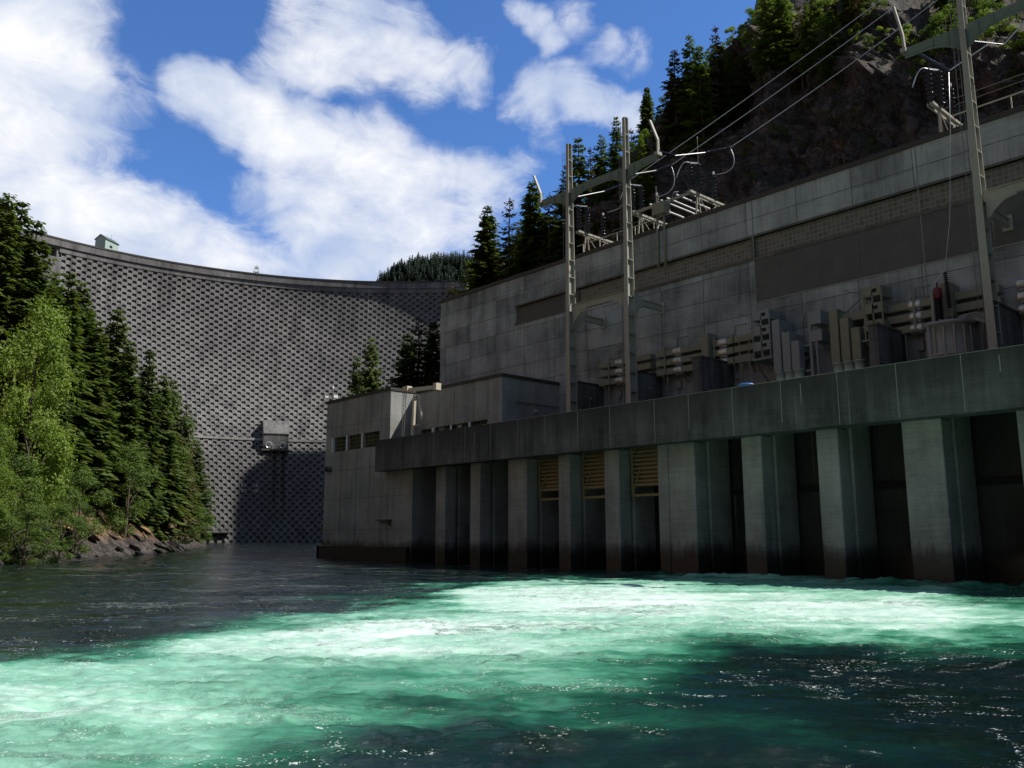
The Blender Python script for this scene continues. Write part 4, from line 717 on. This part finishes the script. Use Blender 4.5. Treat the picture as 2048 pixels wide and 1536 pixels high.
# ---------------------------------------------------------------- steel towers
def haunch(b,y,sg,ztop,h0,h1,Lh,x0,x1):      # curved gusset web going away from the leg at y in direction sg
    top=[(y,ztop),(y+sg*Lh,ztop)]; bot=[]
    for k in range(9):
        t_=k/8; bot.append((y+sg*Lh*(1-t_),ztop-h0-(h1-h0)*t_**2.2))
    b.prism((top+bot) if sg>0 else (top+bot)[::-1],'x',x0,x1)
    for k in range(8):
        p,q=bot[k],bot[k+1]; xm=(x0+x1)/2; b.beam((xm,p[0],p[1]),(xm,q[0],q[1]),.36,.06,up=(1,0,0))
def tower(lab,ys,ends,arms,struts=True):
    LX=62.8; t=thing('transmission_tower',lab,'steel tower',(LX,sum(ys)/len(ys),12.8),'steel towers on the transformer deck')
    def dep(z): return .52-.27*max(0,(z-24)/21.)
    for y in ys:
        b=MB(); n=34; zs=[12.8+ (45.2-12.8)*k/n for k in range(n+1)]
        for k in range(n):
            z0,z1=zs[k],zs[k+1]; d0,d1=dep(z0),dep(z1); w0,w1=.30-.12*(z0-12.8)/32.4,.30-.12*(z1-12.8)/32.4
            for s_,th in((-1,.07),(1,.07)):
                q=[]
                for (zz,dd,ww) in((z0,d0,w0),(z1,d1,w1)):
                    xa=LX+s_*dd-th/2; q+= [(xa,y-ww,zz),(xa+th,y-ww,zz),(xa+th,y+ww,zz),(xa,y+ww,zz)]
                i=len(b.v); b.v+=q
                for f in((0,4,5,1),(1,5,6,2),(2,6,7,3),(3,7,4,0)): b.f.append(tuple(i+e for e in f)); b.m.append(0)
            b.quad((LX-d0,y+.05,z0),(LX+d0,y+.05,z0),(LX+d1,y+.05,z1),(LX-d1,y+.05,z1)); b.quad((LX-d0,y+.09,z0),(LX-d1,y+.09,z1),(LX+d1,y+.09,z1),(LX+d0,y+.09,z0))
            if k%2==0: b.box(LX-d0,LX+d0,y-w0,y+.05,z0,z0+.06)
        b.quad(*[(LX+a*dep(45.2),y+c*.18,45.2) for a,c in((-1,-1),(1,-1),(1,1),(-1,1))]); b.box(LX-.55,LX+.55,y-.42,y+.42,12.78,12.95); b.build('leg',STEEL,t)
        b=MB()
        for dy in(.42,.75): b.tube([(LX-.3,y+dy,13),(LX-.3,y+dy*.9,44.5)],.025,4)
        for k in range(44): zz=13.4+.7*k; b.beam((LX-.3,y+.36,zz),(LX-.3,y+.75,zz),.025)
        b.build('ladder',WIRED,t)
    # upper beam: top chord, haunched web, tapering ends
    b=MB(); zt_=39.7; y0,y1=max(ends),min(ends)
    def webend(ya,yb):
        sg=1 if yb>ya else -1; n=8; top=[];bot=[]
        for k in range(n+1):
            u=k/n; yy=ya+(yb-ya)*u; top.append((yy,zt_+.12*u)); bot.append((yy,zt_-.30-1.15*(1-min(1,u*1.5))**2.2-.12*(1-u)))
        poly=top+bot[::-1]; b.prism(poly if sg>0 else poly[::-1],'x',LX-.06,LX+.06)
        for k in range(n):
            b.beam((LX,*bot[k]),(LX,*bot[k+1]),.42,.06,up=(1,0,0)); b.beam((LX,*top[k]),(LX,*top[k+1]),.46,.07,up=(1,0,0))
        for u in(.3,.62): k=int(u*n); b.beam((LX-.1,top[k][0],top[k][1]),(LX-.1,bot[k][0],bot[k][1]),.1,.12)
    webend(ys[0],y0); webend(ys[-1],y1)
    for a,c_ in zip(ys,ys[1:]): mid=(a+c_)/2; webend(a,mid); webend(c_,mid)
    b.build('upper_beam',STEELG,t)
    b=MB(); zl=24.3+2.6
    for a,c_ in zip(ys,ys[1:]):
        haunch(b,a-.3,-1,zl,.62,1.9,2.0,LX-.04,LX+.04); haunch(b,c_+.3,1,zl,.62,1.9,2.0,LX-.04,LX+.04); b.box(LX-.04,LX+.04,c_+2.3,a-2.3,zl-.62,zl); b.box(LX-.2,LX+.2,c_+.3,a-.3,zl,zl+.06); b.box(LX-.18,LX+.18,c_+2.3,a-2.3,zl-.68,zl-.62)
    b.build('lower_beam',STEEL,t)
    for y in ys:
        b=MB(); pl=[]; n=8
        bot=[(LX+.5+1.5*(1-k/n),26.2-.6-1.9*(k/n)**2.2) for k in range(n+1)]; top=[(LX+.5,26.2+1.5),(LX+.9,26.2+.5),(LX+1.6,26.2+.05),(LX+2.0,26.2)]
        b.prism((top+bot)[::-1],'y',y-.04,y+.04)
        for k in range(n): b.beam((bot[k][0],y,bot[k][1]),(bot[k+1][0],y,bot[k+1][1]),.34,.06,up=(0,1,0))
        for k in range(3): b.beam((top[k][0],y,top[k][1]),(top[k+1][0],y,top[k+1][1]),.34,.06,up=(0,1,0))
        b.box(LX+2,67.9,y-.04,y+.04,25.62,26.18); b.box(LX+2,67.9,y-.17,y+.17,26.18,26.24); b.box(LX+2,67.9,y-.17,y+.17,25.56,25.62); b.box(67.8,67.95,y-.35,y+.35,25.3,26.5); b.build('wall_strut',STEEL,t)
    for (p,q,r_) in arms:
        b=MB(); b.beam(p,q,.16,.30,up=(1,0,0)); b.beam(q,r_,.16,.30,up=(1,0,0)); b.box(p[0]-.35,p[0]+.35,p[1]-.2,p[1]+.2,p[2]-.25,p[2]+.1); b.build('end_arm',STEEL,t)
    return t
LX=62.8
tower('green grey H shaped steel tower with two tall legs at the middle of the deck',[61.1,53.0],[65.6,48.9],[((LX,65.5,39.9),(LX,65.6,40.9),(LX,66.7,43.4)),((LX,48.9,39.9),(LX,48.9,41.3),(LX,49.8,43.7))])
tower('near steel tower crossing the top right corner of the picture',[20.5,12.3],[24.8,8.0],[((LX,24.8,39.9),(LX,24.85,41.2),(LX,25.35,43.9)),((LX,8,39.9),(LX,8,41.3),(LX,8.5,43.7))])
# ---------------------------------------------------------------- insulator strings, rods and line wires
def strg(p,q,lab,n=14,r=.16):
    p=Vector(p);q=Vector(q); L_=(q-p).length; b=MB(); sheds(b,p,n,L_/n,.04,r,(q-p)); o=b.build('insulator_string',INSU,None,True); tag(o,lab,'insulator string','insulator strings of the lines'); return o
def wire(pts,lab,r=.045,m=WIRE,sag=0.0,name='line_wire',n=24,cat='wire'):
    if len(pts)==2:
        a,c=Vector(pts[0]),Vector(pts[1]); pts=[a.lerp(c,k/n)-Vector((0,0,sag*4*(k/n)*(1-k/n))) for k in range(n+1)]
    b=MB(); b.tube(pts,r,6); o=b.build(name,m,None,True); tag(o,lab,cat,'overhead line wires'); return o
def arc(a,c,dip,side=(0,0,0),n=14):
    a=Vector(a);c=Vector(c); return [a.lerp(c,k/n)+(Vector((0,0,-dip))+Vector(side))*4*(k/n)*(1-k/n) for k in range(n+1)]
A0,A1,A2,A3=(62.8,60.7,38.9),(66,61.2,40.3),(69,61.55,41.65),(72.8,61.9,43.7)
B0,B1,B2,B3=(62.8,52.8,38.9),(66,53.6,40.3),(69.5,54.48,41.95),(72.8,54.95,43.7)
C0,C1,C2,C3=(62.8,48.9,40.1),(65.5,49.0,40.5),(69.5,48.0,41.75),(72.8,47.24,43.08)
for nm,(a,a1,a2,a3),far_,tx in(('left',(A0,A1,A2,A3),(87.4,24.4,65.0),'leftmost'),('middle',(B0,B1,B2,B3),(87.4,23.6,63.5),'middle'),('right',(C0,C1,C2,C3),(87.4,22.2,61.4),'rightmost')):
    if nm=='right': strg(a,a1,'dark insulator string at the right end of the middle tower beam'); wire([a1,a2],'bright straight rod right of the middle tower beam end',.055,name='bus_rod',cat='rod')
    else: wire([a,a2],'bright straight rod above the roof beside the %s tower leg'%('left' if nm=='left' else 'right hand middle'),.055,name='bus_rod',cat='rod')
    strg(a2,a3,'dark insulator string at the end of the %s bright rod'%tx); wire([a3,far_],'%s of the three thick bright wires climbing across the cliff'%tx,.04,sag=.5,n=40)
wire([(108,95,66),(108,45,92)],'upper thin dark wire crossing the top of the ridge',.05,WIRED,1.0); wire([(108,95,64.6),(108,45,90.6)],'lower thin dark wire crossing the top of the ridge',.05,WIRED,1.0)
# jumpers from the line ends down to the roof bushings
wire(arc(A3,(73.2,64.9,41.2),-.2,(0,-1.3,-1.2)),'thin jumper wire curving down to the leftmost roof stand',.04,name='jumper_wire')
wire(arc(B3,(73.2,57.2,40.8),-.2,(0,-1.2,-1.2)),'thin jumper wire curving down behind the junction box on the roof',.04,name='jumper_wire')
wire(arc(C3,(73.2,49.4,40.9),-.2,(0,-1.2,-1.2)),'thin jumper wire curving down to the right side of the middle roof stand',.04,name='jumper_wire')
# near tower: strings, rods, drop wire
strg((63.3,24.2,39.7),(66.6,23.1,38.9),'dark insulator string under the near tower beam',22,.15)
wire([(66.6,23.1,38.9),(67,19.8,40.2)],'bright rod going from the near tower string towards the tower leg',.05,name='bus_rod',cat='rod')
wire([(66,18.9,39.0),(66,14.6,42.4)],'bright slanted rod right of the near tower leg',.05,name='bus_rod',cat='rod')
wire([(66.6,23.1,38.9),(67.2,23.6,34.4),(67.0,24.2,27),(66.2,24.6,22.9)],'long thin drop wire hanging in front of the wall above the transformer',.02,name='drop_wire')
o=strg((65.9,24.5,22.6),(65.9,24.4,19.8),'tall dark ribbed post insulator above the transformer',17,.19)
wire(arc((66.2,24.6,22.9),(65.2,24.95,21.7),.2,(0,.3,0)),'short pale wire from the drop wire to the red capped bushing',.03,name='jumper_wire')
wire([(62.8,20.9,39.0),(66,18.9,39.0)],'short thin wire beside the near tower leg',.03)
# ---------------------------------------------------------------- roof stands with insulator stacks
def stand(y,lab,stacks=True):
    t=thing('roof_stand',lab,'insulator stand',(71.5,y,34.7),'insulator stands on the powerhouse roof'); b=MB(); zt_=37.9
    b.beam((68.8,y,zt_),(75.0,y,zt_),.32,.24); b.beam((68.8,y+.35,zt_-.05),(75.0,y+.35,zt_-.05),.1,.24); b.build('top_beam',STEEL,t)
    for xa,xb,dy in((70.1,69.4,-.2),(70.3,71.0,.2),(73.9,73.3,-.1),(74.1,74.7,.1)): b=MB(); b.beam((xa,y,zt_-.1),(xb,y+dy,34.7),.15); b.build('leg',STEEL,t)
    b=MB(); b.beam((70.4,y,zt_-.2),(73.6,y,34.8),.06); b.beam((70.3,y,34.9),(73.6,y,37.6),.06); b.build('brace',STEEL,t)
    if stacks:
        for (x_,dy,n) in((69.3,.25,8),(70.2,-.25,8),(73.2,0,7)):
            b=MB(); sheds(b,(x_,y+dy,zt_+.12),n,.40,.15,.34); b.build('insulator_stack',INSU,t,True)
        b=MB(); b.tube(arc((69.3,y+.25,41.2),(68.3,y+1.2,39.6),-.7),.05,6); b.beam((69.3,y+.25,41.25),(70.2,y-.25,41.25),.12); b.tube([(73.2,y,41.0),(73.2,y,41.3)],.12,8); b.build('top_fitting',WIRE,t)
    return t
stand(65.6,'leftmost insulator stand on the roof, behind the left tower leg')
stand(57.4,'insulator stand on the roof right behind the second tower leg')
stand(49.7,'insulator stand at the right end of the long roof frame')
stand(25.4,'insulator stand on the roof left of the near tower leg')
t=thing('roof_frame','long pale steel frame with cross rods joining two roof stands','steel frame',(72,53.5,37.9),'roof steelwork'); b=MB()
b.beam((68.9,49.8,37.72),(68.9,57.4,37.72),.2,.26); b.beam((74.6,49.8,37.72),(74.6,57.4,37.72),.2,.26); b.build('side_rail',STEEL,t)
for yy in(51.4,52.6,53.4,54.9): b=MB(); b.tube([(68.8,yy,38.02),(74.7,yy,38.02)],.09,6); b.build('cross_rod',WIRE,t)
t=thing('conduit_riser','pair of vertical conduits with a square junction box rising above the roof edge','conduit riser',(67.8,52.7,30)); b=MB()
for yy in(53.15,52.25): b.tube([(67.75,yy,30.2),(67.75,yy,36.4)],.12,8)
b.build('conduit',DUCT,t,True); b=MB(); b.box(67.3,68.4,51.9,53.5,35.9,37.2); b.build('junction_box',DUCT,t,bevel=.04); b=MB(); b.tube([(67.9,53.3,37.2),(67.9,53.3,39.3)],.05,6); b.tube([(67.9,51.9,36.2),(68.6,51.5,38.3),(69.3,51.5,38.5)],.06,6); sheds(b,(68.6,53.7,36.8),6,.3,.08,.2); b.build('fitting',WIRED,t)
t=thing('roof_guardrail','pale pipe guardrail along the roof edge in the top right corner','guardrail',(69,15,34.7)); b=MB(); b.tube([(69,24,36.3),(69,-14,36.3)],.06,6)
for k in range(13): b.beam((69,22.6-2.9*k,34.7),(69,22.6-2.9*k,36.3),.08)
b.build('rail',CRANE,t)
t=thing('roof_guardrail','pale pipe guardrail on the roof between the two left tower legs','guardrail',(69,60,34.7)); b=MB(); b.tube([(69,66,36.2),(69,54,36.2)],.05,6)
for k in range(5): b.beam((69,65-2.6*k,34.7),(69,65-2.6*k,36.2),.07)
b.build('rail',CRANE,t)
for k,zz in enumerate((40.2,39.6)): wire([(74,27,zz),(74,-14,zz)],'%s of two thin grey wires running right above the roof'%('upper','lower')[k],.035,WIRED)
for k,zz in enumerate((39.0,38.2)): wire([(74,65,zz),(74,57,zz+.1)],'%s thin grey wire between the two left roof stands'%('upper','lower')[k],.03,WIRED)
wire([(71.8,50.6,38),(71.8,50.6,45.2)],'thin vertical lightning rod above the middle roof stand',.03,WIRED,name='lightning_rod',cat='rod')
# ---------------------------------------------------------------- trees: a few crowns, shared by every copy
def np_mesh(name,V,Q,m,smooth=False):
    me=bpy.data.meshes.new(name); n,k=Q.shape
    me.vertices.add(len(V)); me.vertices.foreach_set('co',V.ravel().astype(np.float32)); me.loops.add(Q.size); me.loops.foreach_set('vertex_index',Q.ravel().astype(np.int32))
    me.polygons.add(n); me.polygons.foreach_set('loop_start',np.arange(0,Q.size,k,dtype=np.int32)); me.polygons.foreach_set('loop_total',np.full(n,k,np.int32)); me.update(calc_edges=True); me.materials.append(m); return me
def conifer(seed,H=1.0,Rb=.17,whorls=44,sprays=11,m=CON1,base=.06,gap=.12,sz=1.0,dead=0):
    r=np.random.default_rng(seed); V=[]
    for w_ in range(whorls):
        t=base+(1-base)*(w_+r.uniform(-.4,.4))/whorls; t=min(max(t,base),.995)
        L0=Rb*(1-t)**.78*(1.0 if t>base+.12 else .62+.38*(t-base)/.12); nb=r.integers(5,8)
        a0=r.uniform(0,6.28)
        for j in range(nb):
            if r.random()<gap: continue
            a=a0+6.283*j/nb+r.uniform(-.35,.35); L_=L0*r.uniform(.6,1.18)+.012; dr=-.34*(1-t)+.22*t+r.uniform(-.12,.12); z0=t
            ca,sa=math.cos(a),math.sin(a); ns=max(3,int(1.5*sprays*L_/Rb)+2)
            for k in range(ns):
                u=(k+r.uniform(.1,.9))/ns*.92+.08; px=u*L_; pz=z0+dr*px*1.1-.55*px*px/Rb*.9+ (.25*px*u if u>.6 else 0)
                for sd in(-1,1,0) if k%2 else (-1,1):
                    if sd==0: ang=a; ln=L_*.30*sz+.008
                    else: ang=a+sd*r.uniform(.55,1.1); ln=(L_*(1-u)*.40+.014)*sz*r.uniform(.7,1.25)
                    c,s_=math.cos(ang),math.sin(ang); wd=ln*.20+.0026; dz=-ln*r.uniform(.15,.6); jz=r.uniform(-.006,.006)
                    p=np.array([px*ca,px*sa,pz+jz]); q=p+np.array([c*ln,s_*ln,dz]); md=p*.55+q*.45; sdv=np.array([-s_*wd,c*wd,r.uniform(-.4,.4)*wd])
                    V+= [p,md+sdv,q,md-sdv]
    for k in range(10):   # leader
        z=1-.035*k/10; a=r.uniform(0,6.28); V+=[np.array([0,0,z]),np.array([.004*math.cos(a)+.002,.004*math.sin(a),z-.004]),np.array([.012*math.cos(a),.012*math.sin(a),z-.012]),np.array([-.002,.002,z-.006])]
    V=np.array(V); Q=np.arange(len(V)).reshape(-1,4); return np_mesh('conifer_crown',V,Q,m)
def trunkmesh(r0=.012,bend=0,seed=0):
    b=MB(); rr=random.Random(seed); b.tube([(bend*math.sin(k*.9)*.01,bend*.01*math.cos(k),k/8-.02) for k in range(9)],[r0*(1.15-k/8.2) for k in range(9)],7)
    me=bpy.data.meshes.new('trunk'); me.from_pydata(b.v,[],b.f); me.materials.append(BARK); return me
def leafy(seed,n=7000,leaf=.021,m=LEAFY,lobes=26,low=.12,wid=.34,col=None):
    r=np.random.default_rng(seed); cs=[]
    for k in range(lobes):
        t=low+(1-low)*(k+.5)/lobes; w_=wid*math.sin(math.pi*min(1,(t*.92+.10)))**.75; a=r.uniform(0,6.28); rad=w_*math.sqrt(r.uniform(.15,1)); cs.append((rad*math.cos(a),rad*math.sin(a),t*.93,r.uniform(.07,.13)))
    V=[]
    per=n//lobes
    for (cx,cy,cz,cr) in cs:
        d=r.normal(size=(per,3)); d/=np.linalg.norm(d,axis=1)[:,None]; rad=cr*r.uniform(.35,1.0,per)**.5*(1+.35*np.sin(d[:,0]*5+d[:,2]*4+cx*30)); P=np.array([cx,cy,cz])+d*rad[:,None]*np.array([1,1,.75])
        u=r.normal(size=(per,3)); u/=np.linalg.norm(u,axis=1)[:,None]; nn=d*.55+np.array([0,0,.5])+r.normal(size=(per,3))*.45; nn/=np.linalg.norm(nn,axis=1)[:,None]
        u=np.cross(nn,u); u/=np.linalg.norm(u,axis=1)[:,None]; v=np.cross(nn,u); s_=leaf*r.uniform(.6,1.3,per)[:,None]
        V.append(np.stack([P-u*s_*.5,P+v*s_*.42,P+u*s_*.6,P-v*s_*.42],1).reshape(-1,3))
    V=np.concatenate(V); return np_mesh('leafy_crown',V,np.arange(len(V)).reshape(-1,4),m),cs
def limbs(cs,seed=0,stem=.016):
    b=MB(); b.tube([(0,0,-.02),(.01,0,.2),(0,.01,.5),(0,0,.85)],[stem,stem*.8,stem*.5,stem*.15],7)
    for (x_,y_2,z_,r_) in cs[::2]: z0=max(.05,z_-.28*math.hypot(x_,y_2)/.2-.05); b.tube([(0,0,z0),(x_*.5,y_2*.5,(z0+z_)/2+.01),(x_,y_2,z_)],[stem*.45,stem*.28,stem*.1],5)
    me=bpy.data.meshes.new('limbs'); me.from_pydata(b.v,[],b.f); me.materials.append(BARK); return me
PC=[conifer(1,whorls=46,sprays=12,Rb=.17,m=CON1,sz=1.1),conifer(2,whorls=40,sprays=12,Rb=.20,m=CON2,gap=.16,sz=1.15),conifer(3,whorls=50,sprays=11,Rb=.145,m=CON1,sz=1.1),conifer(4,whorls=42,sprays=12,Rb=.185,m=CON2,gap=.1,sz=1.1),conifer(5,whorls=30,sprays=8,Rb=.16,m=CONB,gap=.34,sz=.9)]
PCS=[conifer(11,whorls=26,sprays=7,Rb=.20,m=CON1,gap=.2,sz=1.15),conifer(12,whorls=24,sprays=7,Rb=.17,m=CON2,gap=.22,sz=1.2),conifer(13,whorls=22,sprays=6,Rb=.15,m=CONB,gap=.38,sz=.9)]
TR=[trunkmesh(.011,.0,1),trunkmesh(.012,.35,2)]
def plant(name,lab,cat,loc,H,crown,trunk,group,rz=None,wx=1.0):
    t=bpy.data.objects.new(name,None); COL.objects.link(t); t.location=loc; t.scale=(H*wx,H*wx,H); t.rotation_euler=(0,0,random.uniform(0,6.28) if rz is None else rz); tag(t,lab,cat,group)
    for nm,me in(('trunk',trunk),('crown',crown)):
        o=bpy.data.objects.new(nm,me); COL.objects.link(o); o.parent=t
    return t
SIL={0:'tallest conifer at the left edge of the picture',1:'pointed conifer second from the left edge of the picture',2:'slim conifer tip just left of the dam roadway opening',3:'conifer whose top meets the left end of the waffle face',4:'conifer in front of the upper left corner of the dam',5:'conifer standing against the left columns of the dam',6:'conifer below the gatehouse in front of the dam',7:'slim separate spire below the gatehouse in front of the dam',
 8:'conifer right of the slim separate spire',9:'conifer spire at mid height against the dam',10:'lower conifer on the slope left of mid height spire',11:'conifer above the birch like shore trees',12:'conifer against the dam over the right end of the forest',13:'second last conifer of the left forest',14:'last conifer of the left forest beside the dam ledge'}
SR_=['light green conifer standing before the dam, left of the powerhouse','small dark conifer beside the light green one before the dam','tall dark conifer touching the left corner of the powerhouse wall','dark conifer tight against the end of the powerhouse','dark conifer between the light green tree and the powerhouse','small conifer at the right end of the dam crest','conifer just right of the dam crest end','slim lone pointed conifer against white cloud','pointed conifer right of the slim lone one','low conifer between two pointed ones',
 'conifer left of the middle tower against cloud','conifer just behind the left tower leg','dark conifer directly right of the left tower leg','twin topped conifer between the tower legs','shorter conifer between the tower legs','tall conifer left of the second tower leg tip','brownish conifer behind the second tower leg tip','lean conifer right of the second tower leg tip','tall dark conifer right of the middle tower','conifer on the cliff shoulder','tall dark conifer at the top of the cliff shoulder','broad tall conifer on the cliff shoulder','dense conifer next to the broad one','pointed conifer high on the cliff rim','small conifer on the cliff rim',
 'thin sparse conifer on the cliff rim','short sparse conifer on the cliff rim','large conifer cut by the top of the frame','second conifer cut by the top of the frame']
iL=iR=0
for k,(sd,x_,y_2,z_,H) in enumerate(TREES):
    if sd==0:
        lab=SIL.get(iL); c=PC[0 if iL<15 and k%2==0 else [0,1,2,3,0,3,4][k%7]]; gp=None if lab else 'conifers of the left bank forest'
        plant('conifer_tree',lab or 'dark green conifer inside the dense forest on the left bank','conifer',(x_,y_2,z_-1),H+1,c,TR[k%2],gp,wx=random.uniform(1.1,1.5) if H<26 else random.uniform(.95,1.2)); iL+=1
    else:
        lab=SR_[iR] if iR<len(SR_) else None; c=(PC[[2,0,4][k%3]] if iR in(0,1,2,3,4,7,8,10,18,20) else PCS[k%3]); 
        if iR==0: c=PC[3]
        plant('conifer_tree',lab or 'conifer among the trees of the right hand cliff and slope','conifer',(x_,y_2,z_-.8),H+.8,c,TR[k%2],None if lab else 'conifers on the right hand slope',wx=random.uniform(1.0,1.35) if iR>4 else (.82 if iR<2 else 1.4)); iR+=1
if TREES_REST:
    VV=[]; 
    for k,(sd,x_,y_2,z_,H) in enumerate(TREES_REST):
        src=PCS[k%3]; a=np.empty(len(src.vertices)*3,np.float32); src.vertices.foreach_get('co',a); a=a.reshape(-1,3)*H*np.array([1.15,1.15,1]); VV.append(a+np.array([x_,y_2,z_-.5]))
    V=np.concatenate(VV); me=np_mesh('background_conifers',V,np.arange(len(V)).reshape(-1,4),CON1); o=bpy.data.objects.new('background_conifers',me); COL.objects.link(o); o['kind']='stuff'; tag(o,'small conifer tops half hidden behind the nearer trees of the right hand ridge','trees')
# broadleaf trees and shrubs
LF=[leafy(21,20000,.0135,LEAFY,30,.04,.30),leafy(22,12000,.0165,LEAFG,24,.02,.34),leafy(23,5000,.026,LEAFG,16,.0,.42),leafy(24,4500,.026,LEAFY,14,.0,.42),leafy(25,3000,.028,LEAFO,12,.0,.45)]
LM=[limbs(c) for _,c in LF]
def tl(sd_,s_,d_): 
    x_,y_2,z_=[float(np.atleast_1d(q)[0]) for q in left_pt(np.array([s_]),np.array([d_]))]; return x_,y_2,z_
def put(x_,y_2,z_,H,i,lab,cat='broadleaf tree',gp=None,wx=1.0,name='broadleaf_tree'): return plant(name,lab,cat,(x_,y_2,z_-.3),H,LF[i][0],LM[i],gp,wx=wx)
for (x_,y_2,z_,H,i,w_,lab) in BLEAF: put(x_,y_2,z_,H,i,lab,wx=w_)
for (x_,y_2,z_,H,i) in SHRUB:
    put(x_,y_2,z_,H,i,{2:'mid green shrub on the left shore rocks below the forest',3:'yellow green shrub on the left shore rocks below the forest',4:'dry orange brown shrub on the bare rocky slope of the left shore'}[i],'shrub','shrubs along the left shore',1.1,'shrub')
for (x_,y_2,z_,H,i) in CBUSH:
    put(x_,y_2,z_,H,i,{2:'mid green bush growing on the rock cliff on the right',3:'sunlit yellow green bush growing on the rock cliff on the right'}[i],'bush','bushes on the cliff',1.15,'cliff_bush')
# boulders at the waterline
for k in range(22):
    s_=.352+.185*(k/21)+random.uniform(-.004,.004); x_,y_2,z_=tl(0,s_,random.uniform(-1.2,3.0)); r_=random.uniform(.5,1.6)*(1 if s_<.6 else .7)
    me=bpy.data.meshes.new('boulder'); bm=bmesh.new(); bmesh.ops.create_icosphere(bm,subdivisions=3,radius=1)
    pl=[Vector((random.gauss(0,1),random.gauss(0,1),random.gauss(0,1))).normalized() for _ in range(9)]; dl=[random.uniform(.5,.85) for _ in pl]
    for v in bm.verts:
        for n_,d_ in zip(pl,dl):
            e=v.co.dot(n_)-d_
            if e>0: v.co-=n_*e
        v.co=Vector((v.co.x*r_*2.3,v.co.y*r_*.9,v.co.z*r_*.5))
    bm.to_mesh(me); bm.free(); me.materials.append(ROCKL); o=bpy.data.objects.new('boulder',me); COL.objects.link(o); o.location=(x_,y_2,max(z_,0)+.1); o.rotation_euler=(random.uniform(-.35,.1),random.uniform(.25,.5),random.uniform(.3,1.0)); tag(o,'grey angular boulder at the waterline of the left shore','boulder','boulders on the left shore')
# pale rock and bush at the right toe of the dam
# ---------------------------------------------------------------- distant forested hill behind the dam
u_,v_=np.meshgrid(np.linspace(-1,1,90),np.linspace(0,1,60),indexing='ij')
HC=np.array([620.,690.]); ax=np.array([.80,-.60]); ay=np.array([.60,.80])
pr_=np.interp(u_,[-1,-.72,-.60,-.52,-.42,-.34,-.14,.4,1],[130,190,225,252,286,300,308,312,320])
pr_=pr_-6+10*fbm(u_*5,v_*2,3,71); zz_=pr_*np.sin(np.minimum(v_*1.25,1)*math.pi/2)**.8-12
XX=HC[0]+ax[0]*u_*330+ay[0]*(v_-1)*190; YY=HC[1]+ax[1]*u_*330+ay[1]*(v_-1)*190; ZZ=zz_+8*fbm(u_*14,v_*9,3,73)
grid_obj('distant_hill',XX,YY,ZZ,ROCKR)
r=np.random.default_rng(5); V=[];n=0
uu=r.uniform(-.8,-.05,4200); vv=r.uniform(.15,1,4200)
for a_,c_ in zip(uu,vv):
    i=(a_+1)/2*89; j=c_*59; i0,j0=int(i),int(j); x_,y_2,z_=XX[i0,j0]+r.uniform(-4,4),YY[i0,j0]+r.uniform(-4,4),ZZ[i0,j0]; H=r.uniform(8,15)
    if 0.40<r.random()<.46: continue
    for w_ in range(7):
        t=w_/7; rad=H*.26*(1-t)**.9; a0=r.uniform(0,6.28)
        for k in range(5):
            a1=a0+k*1.2566+r.uniform(-.2,.2); L_=rad*r.uniform(.7,1.2); z0=z_+H*(t+.03); z1=z_+H*(t-.05)
            c,s2=math.cos(a1),math.sin(a1); V+=[(x_,y_2,z0+H*.05),(x_+c*L_-s2*L_*.4,y_2+s2*L_+c*L_*.4,z1),(x_+c*L_*1.15,y_2+s2*L_*1.15,z1-H*.012),(x_+c*L_+s2*L_*.4,y_2+s2*L_-c*L_*.4,z1)]
V=np.array(V); me=np_mesh('distant_forest',V,np.arange(len(V)).reshape(-1,4),LEAFF); o=bpy.data.objects.new('distant_forest',me); COL.objects.link(o); o['kind']='stuff'; tag(o,'dark conifer forest covering the far hill behind the dam','forest')
